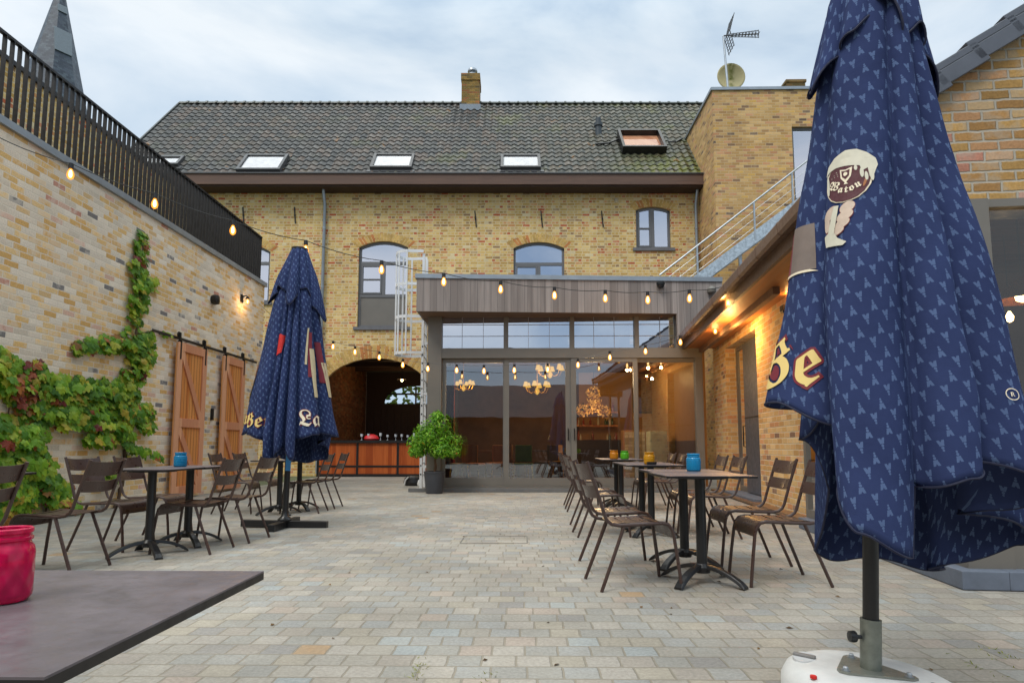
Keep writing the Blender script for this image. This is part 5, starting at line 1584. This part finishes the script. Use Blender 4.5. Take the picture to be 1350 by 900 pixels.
# ------------------------------------------------------------------ chairs
def make_chair(label):
    c = empty('bistro_chair', label, 'chair', (0,0,0), 0, 'brown metal bistro chairs')
    for sg in (-1, 1):
        y = .2*sg
        path = [(.285,y*1.06,0.002),(.262,y*1.03,.20),(.24,y,.36),(.228,y,.405),(.20,y,.438),(.16,y,.448),(-.02,y,.440),(-.15,y,.436),(-.20,y,.445),(-.232,y,.468),(-.25,y,.50),(-.30,y,.66),(-.372,y,.872)]
        MB().tube(path, .0125, 8).build('side_frame', M['chair'], c, True)
        MB().tube([(-.115,y*.99,.432),(-.19,y*1.03,.24),(-.285,y*1.08,.002)], .0125, 8).build('leg', M['chair'], c, True)
    def slat(pts, name, y=.188, dish=.0, th=.004):
        vs = []; fs = []; n = len(pts)
        cols_ = 9
        for j in range(cols_):
            u = -1+2*j/(cols_-1)
            for (x, z, nx_, nz_) in pts:
                d = dish*(1-u*u)
                vs.append((x-d*nx_, y*u, z-d*nz_)); vs.append((x-d*nx_-th*nx_, y*u, z-d*nz_-th*nz_))
        for j in range(cols_-1):
            for i in range(n-1):
                a = (j*n+i)*2; b = ((j+1)*n+i)*2
                fs += [(a,b,b+2,a+2),(a+1,a+3,b+3,b+1)]
            a = j*n*2; b = (j+1)*n*2; fs.append((a,a+1,b+1,b))
            a = (j*n+n-1)*2; b = ((j+1)*n+n-1)*2; fs.append((a,b,b+1,a+1))
        return MB().add(vs, fs).build(name, M['chair'], c, True)
    for x0, x1 in ((-.165,-.078),(-.066,.021),(.033,.120)):
        slat([(x0,.450,0,1),((x0+x1)/2,.4525,0,1),(x1,.452,0,1)], 'seat_slat', dish=.008)
    slat([(.132,.453,0,1),(.17,.452,.1,.99),(.205,.443,.45,.9),(.232,.415,.85,.5),(.243,.375,.97,.2),(.247,.345,1,.1)], 'seat_slat', dish=.004)
    for z0, z1 in ((.625,.712),(.752,.862)):
        bx_ = lambda z: -.25-(z-.50)*.328
        slat([(bx_(z0)+.014,z0,1,.3),(bx_((z0+z1)/2)+.016,(z0+z1)/2,1,.3),(bx_(z1)+.014,z1,1,.3)], 'back_slat', y=.197, dish=.035)
    return c
c0 = make_chair('brown metal chair nearest the viewer in the row facing right toward the jar tables')
c0.location = (.775,4.62,0); c0.rotation_euler = (0,0,R(9))
chairs = [((.78,5.32,0),4,'second brown metal chair from the front in the row left of the blue jar table'),
 ((.86,7.12,0),3,'third brown metal chair from the front in the row left of the jar tables'),
 ((.88,7.80,0),2,'fourth brown metal chair from the front in the row left of the jar tables'),
 ((.94,9.75,0),0,'fifth brown metal chair from the front in the row left of the jar tables'),
 ((.96,10.4,0),0,'hindmost brown metal chair in the row left of the jar tables, by the glass doors'),
 ((1.86,4.74,0),182,'brown metal chair partly covered by the right parasol, facing left to the front table'),
 ((1.90,5.50,0),181,'brown metal chair facing left to the blue jar table, against the right brick wall'),
 ((2.02,7.02,0),180,'brown metal chair with warm glints right of the yellow jar table, nearer the viewer'),
 ((2.02,7.62,0),178,'brown metal chair right of the empty table behind the yellow jar, before the grey door'),
 ((2.08,9.75,0),180,'brown metal chair right of the table with orange and green jars'),
 ((2.08,10.4,0),180,'hindmost brown metal chair on the right side of the right tables, by the porch'),
 ((-3.70,5.05,0),178,'brown metal chair turned with its back to the viewer before the left vine'),
 ((-3.70,4.0,0),180,'brown metal chair cut by the left edge of the photo behind the pink jar'),
 ((-3.95,6.10,0),-6,'brown metal chair backed against the vine, left of the empty left table'),
 ((-3.93,6.78,0),-3,'brown metal chair backed against the vine, left of the blue jar table'),
 ((-3.10,5.98,0),178,'brown metal chair tucked under the left tables, below the blue jar'),
 ((-3.03,6.66,0),176,'brown metal chair between the blue jar table and the left parasol'),
 ((-4.22,9.36,0),2,'brown metal chair in front of the second barn door, nearer the first door'),
 ((-4.18,10.05,0),-2,'brown metal chair in front of the second barn door, nearer the parasol'),
 ((-3.25,9.44,0),180,'brown metal chair right of the left parasol, left one of two before the bar'),
 ((-3.22,10.12,0),180,'brown metal chair right of the left parasol, right one of two before the bar')]
for loc, a, lab in chairs: dup(c0, loc, R(a), lab)

# ------------------------------------------------------------------ candle jars
def jar(col, label, loc, r=.055, h=.135, glass=False, wax=None):
    m = MT('jar glass')
    o = m.sep(m.tc.outputs['Object'])
    m.set(col, .22, spec=.5, coat=.4)
    m.p.inputs['Transmission Weight'].default_value = .45 if glass else .30
    m.p.inputs['IOR'].default_value = 1.25
    ang_ = m.math('ARCTAN2', o[1], o[0])
    w1_ = m.math('SINE', m.math('ADD', m.math('MULTIPLY', ang_, 14.0), m.math('MULTIPLY', o[2], 190.0)))
    w2_ = m.math('SINE', m.math('SUBTRACT', m.math('MULTIPLY', ang_, 14.0), m.math('MULTIPLY', o[2], 190.0)))
    if not glass: m.bump(m.math('MULTIPLY', w1_, w2_), .5, .004)
    else: m.bump(m.math('MULTIPLY', m.math('SINE', m.math('MULTIPLY', ang_, 9.0)), m.math('SINE', m.math('MULTIPLY', o[2], 150.0))), .35, .004)
    t = empty('candle_jar', label, 'candle jar', loc, random.random()*6, 'coloured glass candle jars on the tables')
    pr = [(.0,.001),(r*.86,.001),(r*.97,h*.06),(r,h*.12),(r,h*.66),(r*.95,h*.74),(r*.84,h*.79),(r*.84,h*.82),(r*.90,h*.835),(r*.90,h*.87),(r*.84,h*.885),(r*.84,h*.92),(r*.90,h*.935),(r*.90,h*.985),(r*.84,h),(r*.78,h*.985),(r*.78,h*.80),(r*.9,h*.68),(r*.92,h*.12),(r*.8,h*.07),(0,h*.07)]
    MB().lathe(pr, 40, cap=False).build('glass', m.m, t, True)
    MB().lathe([(0,h*.075),(r*.74,h*.075),(r*.74,h*.5),(0,h*.5)], 20, cap=False).build('candle', wax or plain('candle wax', col, .5), t, True)
    return t
zt_ = TH+.0005
jar(S(30,150,205), 'blue quilted glass candle jar on the second table of the right row', (1.385,5.18,zt_), .058, .142)
jar(S(226,160,30), 'yellow glass candle jar beside a black ashtray on a right table', (1.40,7.06,zt_), .060, .135)
jar(S(222,140,34), 'orange glass candle jar beside the green jar on a far right table', (1.40,9.78,zt_), .066, .135)
jar(S(96,190,40), 'green glass candle jar beside the orange jar on a far right table', (1.55,9.70,zt_), .064, .13)
jar(S(24,140,190), 'blue glass candle jar on the left table in front of the first barn door', (-3.37,6.18,zt_), .060, .14)
pj = atZ(8,799,FT)
jar(S(240,24,92), 'large pink glass candle jar on the left foreground table', (pj.x-.030,pj.y+.03,FT+.0005), .037, .112, True, plain('red candle', S(230,30,40), .4))
a_ = MB().lathe([(.0,.001),(.05,.001),(.055,.03),(.048,.03),(.045,.012),(0,.012)], 20, cap=False).build('ashtray', M['black'], None, True)
a_.location = (1.40,6.93,zt_); tag(a_, 'small black ashtray in front of the yellow jar', 'ashtray')

# ------------------------------------------------------------------ climbing vine on the left wall
rv_ = random.Random(11)
vine = empty('climbing_vine', 'grape vine with green and reddening leaves climbing the left brick wall', 'vine', (LWX,9.0,0))
vo = Vector((LWX,9.0,0))
def VW(px, py, d=.05):
    p = atX(px, py, LWX+d); return p-vo
blobs = [ # cx, cy, rx, ry, leaves
 (188,322,8,18,42),(186,350,13,20,62),(192,378,19,14,58),(184,400,13,16,48),(180,420,9,10,22),
 (176,455,24,22,120),(190,475,16,18,70),(150,455,22,12,45),(118,456,18,8,36),(102,462,6,6,12),(205,442,22,5,14),
 (178,495,16,14,45),(170,515,16,22,85),(140,520,26,20,130),(110,515,24,18,110),(80,515,26,20,110),(50,505,20,28,110),(20,500,22,30,150),(5,480,14,22,70),
 (32,530,12,22,40),(60,545,22,16,70),(95,548,26,18,110),(130,552,26,20,120),(165,545,20,22,100),(188,545,16,18,60),(196,562,12,8,20),
 (135,580,22,10,55),(165,578,14,12,36),
 (10,575,22,26,120),(42,582,20,24,110),(30,612,26,20,120),(5,620,20,26,130),(55,615,18,18,80),(62,640,26,20,90),(25,650,30,24,130),(80,655,20,20,60),(100,670,12,10,24),(12,680,24,14,70),(40,688,20,8,30),
 (182,595,16,6,20),(205,601,13,4,14),(172,610,8,10,16),(145,625,10,18,24)]
def vine_leaves():
    mb = MB(); mr = MB()
    for cx, cy, rx, ry, n in blobs:
        for _ in range(int(n*.78)):
            a = rv_.uniform(0, 6.28); r = math.sqrt(rv_.random())*rv_.uniform(.85,1.12)
            px, py = cx+rx*r*math.cos(a), cy+ry*r*math.sin(a)
            thick = .04+.22*(1-r*.8)*min(1, min(rx,ry)/18)*rv_.random()
            if py > 560: thick += .12*rv_.random()
            p = VW(px, py, thick)
            if p.z < .03: continue
            p.x = thick
            nr = Vector((1,-.25+rv_.uniform(-.5,.5),.45+rv_.uniform(-.4,.5)))
            s_ = rv_.uniform(.08,.175)*(1.0 if py > 440 else .9)
            red = rv_.random() < (.55 if (25 < px < 48 and 480 < py < 545) else .16 if py > 600 and px > 60 else .04)
            tgt = mr if red else mb
            q = nr.to_track_quat('Z','Y') @ Matrix.Rotation(math.pi+rv_.uniform(-.7,.7),3,'Z').to_quaternion()
            pl2 = [(0,-.30),(.20,-.50),(.34,-.40),(.40,-.14),(.60,-.06),(.50,.14),(.46,.34),(.24,.28),(.16,.50),(0,.68),(-.16,.50),(-.24,.28),(-.46,.34),(-.50,.14),(-.60,-.06),(-.40,-.14),(-.34,-.40),(-.20,-.50)]
            vs = [p+q @ Vector((0,0,.08*s_))]+[p+q @ Vector((x*s_, y*s_, (-.10*abs(x)*2-.12*y*y+rv_.uniform(-.05,.05))*s_)) for x, y in pl2]
            m_ = len(pl2)
            tgt.add(vs, [(0,1+i,1+(i+1)%m_) for i in range(m_)])
    return mb, mr
mb, mr = vine_leaves()
mb.build('leaves', island('vine leaves', [(0,S(70,116,30)),(.3,S(104,152,36)),(.6,S(136,176,46)),(.85,S(176,192,60)),(1,S(196,170,66))], .45, .45), vine)
mr.build('red_leaves', island('reddening vine leaves', [(0,S(96,34,34)),(.4,S(140,56,40)),(.75,S(170,104,44)),(1,S(120,96,40))], .5, .3), vine)
st_ = MB()
def stem(pts, r0, r1):
    P = [VW(a, b, .035+.02*math.sin(i*2.1)) for i, (a, b) in enumerate(pts)]
    for p in P: p.z = max(.0, p.z)
    Q = []
    for a, b in zip(P, P[1:]):
        for k in range(5):
            q = a.lerp(b, k/5); q += Vector((rv_.uniform(0,.02), rv_.uniform(-.02,.02), rv_.uniform(-.015,.015))); Q.append(q)
    Q.append(P[-1]); n_ = len(Q)
    st_.tube(Q, [r0+(r1-r0)*i/(n_-1) for i in range(n_)], 7)
stem([(150,668),(160,640),(163,600),(168,570),(172,540),(176,510),(178,470),(178,440),(182,400),(186,360),(188,320),(190,306)], .028, .008)
stem([(176,455),(150,452),(125,457),(103,460)], .012, .006); stem([(178,440),(200,436),(225,443)], .009, .005)
stem([(172,520),(130,512),(90,508),(50,505),(10,490)], .016, .008); stem([(30,690),(25,640),(15,580),(10,520)], .022, .008); stem([(166,590),(185,593),(205,600)], .008, .005)
stem([(60,690),(62,640),(58,600),(50,560)], .015, .007); stem([(168,560),(140,560),(100,552),(60,548)], .01, .006)
st_.build('stems', plain('vine bark', S(84,64,48), .85, 0, .3, 14), vine)

# ------------------------------------------------------------------ potted shrub in front of the porch
pp = atZ(571,651)
sh = empty('potted_shrub', 'round leafy green shrub on a short stem in a dark grey pot before the porch', 'potted shrub', (pp.x,pp.y+.17,0))
MB().lathe([(0,.002),(.165,.002),(.175,.03),(.215,.42),(.225,.42),(.225,.455),(.205,.455),(.195,.40),(0,.40)], 32, cap=False).build('pot', plain('charcoal pot', S(62,64,70), .55, 0, .1, 6), sh, True)
MB().lathe([(0,.405),(.194,.405)], 20, cap=False).build('soil', plain('soil', S(60,46,36), .95, 0, .4, 20), sh)
tk = MB(); tk.tube([(0,0,.4),(.02,.01,.56),(0,0,.72),(.03,.02,.9)], [.03,.026,.022,.012], 8)
for k in range(7):
    a = k*.9; tk.tube([(0,0,.66+.02*k),(.16*math.cos(a),.16*math.sin(a),.86),(.33*math.cos(a),.33*math.sin(a),1.02+.05*(k%3))], [.012,.008,.004], 6)
tk.build('trunk', plain('shrub bark', S(92,70,52), .85, 0, .3, 14), sh, True)
rs = random.Random(5)
cl_ = [(0,0,1.12,.42,.36),(-.3,-.05,1.02,.27,.22),(.3,0,1.04,.28,.24),(.08,-.1,1.42,.26,.26),(-.12,-.2,1.2,.3,.28),(.15,-.22,.9,.26,.18),(-.34,-.1,.86,.18,.12),(.36,-.08,.86,.2,.13),(-.2,.2,1.2,.3,.25),(.05,.0,1.58,.12,.13)]
lb_ = MB(); lt = MB()
for _ in range(4600):
    c = rs.choice(cl_); v = Vector((rs.gauss(0,1),rs.gauss(0,1),rs.gauss(0,1))).normalized()
    rr = rs.uniform(.5,1.08)
    p = Vector(c[:3])+Vector((v.x*c[3],v.y*c[3],v.z*c[4]))*rr
    nr = (v+Vector((rs.uniform(-.7,.7),rs.uniform(-.7,.7),rs.uniform(-.2,1.0)))).normalized()
    q = nr.to_track_quat('Z','Y') @ Matrix.Rotation(rs.uniform(0,6.28),3,'Z').to_quaternion()
    s_ = rs.uniform(.05,.10)
    pl2 = [(0,-.5),(.16,-.2),(.17,.12),(0,.55),(-.17,.12),(-.16,-.2)]
    vs = [p+q @ Vector((0,0,.05*s_))]+[p+q @ Vector((x*s_,y*s_,-.1*s_*abs(x)-.18*s_*y*y)) for x, y in pl2]
    (lt if rs.random() < .012 else lb_).add(vs, [(0,1+i,1+(i+1)%6) for i in range(6)])
lb_.build('crown', island('shrub leaves', [(0,S(66,116,24)),(.35,S(96,154,32)),(.7,S(124,180,40)),(1,S(166,204,70))], .38, .45), sh)
lt.build('orange_leaves', island('orange leaves', [(0,S(190,110,30)),(1,S(210,150,40))], .5, .3), sh)

# ------------------------------------------------------------------ bar counter in the archway
bl_ = atY(418,600,20.15).x; brr = atY(562,600,20.15).x
bh = atY(490,580,20.15).z
bcn = empty('bar_counter', 'outdoor bar counter of warm wooden panels in a black frame under the archway', 'bar counter', (bl_,20.15,0))
W = brr-bl_
MB().box(-.04,W+.1,-.06,.62,bh-.09,bh).build('counter_top', M['black'], bcn)
mb = MB()
for x_ in (0,W*.36,W*.73): mb.box(x_,x_+.07,-.012,.05,.06,bh-.091)
mb.box(.07,W,-.011,.049,.30,.36); mb.box(0,W,-.03,.06,0.002,.09)
mb.build('frame', M['black'], bcn)
for a, b in ((.07,W*.36),(W*.36+.07,W*.73),(W*.73+.07,W)):
    MB().box(a,b,.0,.03,.361,bh-.092).build('front_panel', M['bar_wood'], bcn); MB().box(a,b,.001,.031,.091,.299).build('front_panel', M['bar_wood'], bcn)
p = atY(489,577,20.35); 
rb_o = MB().lathe([(0,0),(.22,0),(.26,.05),(.2,.14),(.08,.19),(0,.2)], 20, cap=False).build('red_bundle', plain('red cloth bundle', S(190,24,34), .5), None, True)
rb_o.location = (p.x,20.42,bh+.001); rb_o.scale = (1,.7,1); tag(rb_o, 'red cloth bundle lying on the bar counter', 'bundle')
rg = random.Random(3)
for k in range(9):
    px = 478+k*8.5; x_ = atY(px,577,20.4).x
    g_ = MB().lathe([(.03,0),(.03,.005),(.006,.01),(.006,.09),(.035,.11),(.04,.19),(.036,.19),(.03,.115),(.0,.1)], 12, cap=False).build('glass', plain('clear glass', S(206,212,220), .08, 0, .02), None, True)
    g_.location = (x_, 20.3+rg.uniform(-.1,.25), bh+.001); g_.scale = (1.1,1.1,rg.uniform(.8,1.3))
    tag(g_, 'small stemmed glass standing on the bar counter near the red bundle', 'glass', 'glasses on the bar counter')
p = atZ(545,640)
bg_ = empty('sports_bag', 'small black and white bag lying on the ground beside the plant pot', 'bag', (p.x,p.y,0))
mb = MB(); mb.lathe([(0,0.002),(.16,0.002),(.2,.08),(.17,.2),(.06,.25),(0,.25)], 18, cap=False); b_o = mb.build('body', M['black'], bg_, True); b_o.scale = (1.25,.7,1)
mb = MB(); mb.lathe([(0,0.002),(.08,0.002),(.1,.06),(.07,.15),(0,.16)], 14, (.2,-.08,0), cap=False); mb.build('white_patch', M['plastic_white'], bg_, True); mb = MB(); mb.tube([(-.2,-.13,.02),(-.17,-.15,.15),(-.1,-.14,.22)], .018, 6); mb.build('strap', M['plastic_white'], bg_, True)

# ------------------------------------------------------------------ festoon lights
def festoon(pts, label, r_c=.006, sc=1.0, tail=(), sag=.035, lit=3):
    """pts: (px, py, depth Y) of each bulb; the cable runs just above the bulbs"""
    W_ = [atY(px, py, Y) for px, py, Y in pts]
    f = empty('festoon_light', label, 'string lights', tuple(W_[0]), 0, 'strings of lit amber bulbs')
    o = W_[0]
    top = Vector((0,0,.105*sc))
    cab = [w_+top-o for w_ in W_]
    pre = [atY(*t)-o for t in tail[0]] if tail else []
    post = [atY(*t)-o for t in tail[1]] if tail else []
    path = pre+cab+post; full = []
    for a, b in zip(path, path[1:]):
        for k in range(6):
            t = k/6; q = a.lerp(b, t); q.z -= sag*4*t*(1-t)*((b-a).length/.9); full.append(q)
    full.append(path[-1])
    MB().tube(full, r_c, 6).build('cable', M['black'], f)
    for c in cab:
        mb = MB(); mb.lathe([(.008*sc,0.006),(.024*sc,.0),(.026*sc,-.055*sc),(.02*sc,-.06*sc)], 12, tuple(c)); mb.build('socket', M['black'], f, True)
        MB().lathe([(.014,-.06),(.020,-.075),(.034,-.11),(.036,-.135),(.028,-.162),(.012,-.176),(.001,-.178)] if sc == 1 else [(a*sc, b*sc) for a, b in ((.014,-.06),(.020,-.075),(.034,-.11),(.036,-.135),(.028,-.162),(.012,-.176),(.001,-.178))], 14, tuple(c), cap=False).build('bulb', M['bulb'], f, True)
        MB().lathe([(.003,-.07*sc),(.014*sc,-.09*sc),(.018*sc,-.13*sc),(.012*sc,-.15*sc),(.002,-.158*sc)], 10, tuple(c), cap=False).build('filament', M['filament'], f, True)
    for c in cab[-lit:]: point('bulb_light', tuple(c+Vector((0,0,-.22*sc))), 5, f, (1,.52,.16), .04)
    return f
A_pts = [(93,228,7.6),(204,267,8.0),(307,302,8.5),(403,328,8.9),(503,354,9.4),(585,370,9.8),(660,380,10.2),(731,388,10.4),(798,392,10.5),(854,394,10.4),(909,392,10.0),(954,388,9.5),(1002,383,9.1),(1040,376,8.7)]
festoon(A_pts, 'upper string of amber bulbs slung from the left terrace across the timber fascia', sc=1.18, tail=([(-60,150,7.2),(0,182,7.35)],[(1062,366,8.4)]))
B_pts = [(414,446,14.3),(439,456,14.1),(468,463,13.9),(500,470,13.6),(531,480,13.4),(564,485,13.25),(602,487,13.2),(638,488,13.15),(678,487,13.1),(722,486,13.05),(762,480,12.95),(804,470,12.8),(851,462,12.6),(897,450,12.2),(943,435,11.5)]
festoon(B_pts, 'lower string of amber bulbs drooping across the glass doors to the right eave', .005, 1.08, tail=([(346,404,15.2),(380,432,14.7)],[(985,402,10.95)]), sag=.03)

# ------------------------------------------------------------------ small things on the ground
a = atZ(613,706); b = atZ(695,716)
mh = empty('inspection_cover', 'thin steel frame of a paved inspection cover in the middle of the courtyard', 'cover', ((a.x+b.x)/2,(a.y+b.y)/2,0))
w_, d_ = abs(b.x-a.x)/2, abs(b.y-a.y)/2
mb = MB()
for x_ in (-w_,w_): mb.box(x_-.005,x_+.005,-d_,d_,.0005,.004)
for y_ in (-d_,d_): mb.box(-w_+.006,w_-.006,y_-.005,y_+.005,.0005,.004)
mb.build('frame', plain('worn steel', S(120,116,108), .6, .3, .2, 10), mh)
wd = MB(); rw = random.Random(4)
for (px, py, n, sx) in ((1322,862,26,.05),(1345,880,30,.08),(1290,880,16,.06),(550,886,40,.05),(640,905,30,.06)):
    c = atZ(px, min(py,897))
    for _ in range(n):
        x_, y_ = c.x+rw.gauss(0,sx*.35), c.y+rw.gauss(0,sx*1.6); h_ = rw.uniform(.004,.016); a0 = rw.uniform(0,6.28)
        wd.add([(x_-.003*math.cos(a0),y_-.003*math.sin(a0),.001),(x_+.003*math.cos(a0),y_+.003*math.sin(a0),.001),(x_+rw.gauss(0,.012),y_+rw.gauss(0,.012),h_)], [(0,1,2)])
wo = wd.build('joint_weeds', island('weeds', [(0,S(110,120,40)),(1,S(160,160,70))], .7, .2)); tag(wo, 'short weeds and moss growing in the paving joints', 'weeds', kind='stuff')
lf = MB()
for _ in range(26):
    x_, y_ = rw.uniform(-1.4,2.6), rw.uniform(2.6,7.5); s_ = rw.uniform(.008,.022); a0 = rw.uniform(0,6.28)
    ca, sa = math.cos(a0)*s_, math.sin(a0)*s_
    lf.add([(x_+ca,y_+sa,.003),(x_-sa*.5,y_+ca*.5,.010),(x_-ca,y_-sa,.003),(x_+sa*.5,y_-ca*.5,.004)], [(0,1,2),(0,2,3)])
lo = lf.build('leaf_litter', island('dry litter', [(0,S(60,44,30)),(1,S(120,90,50))], .8, 0)); tag(lo, 'bits of dry leaf scattered on the cobbles', 'leaf litter', kind='stuff')
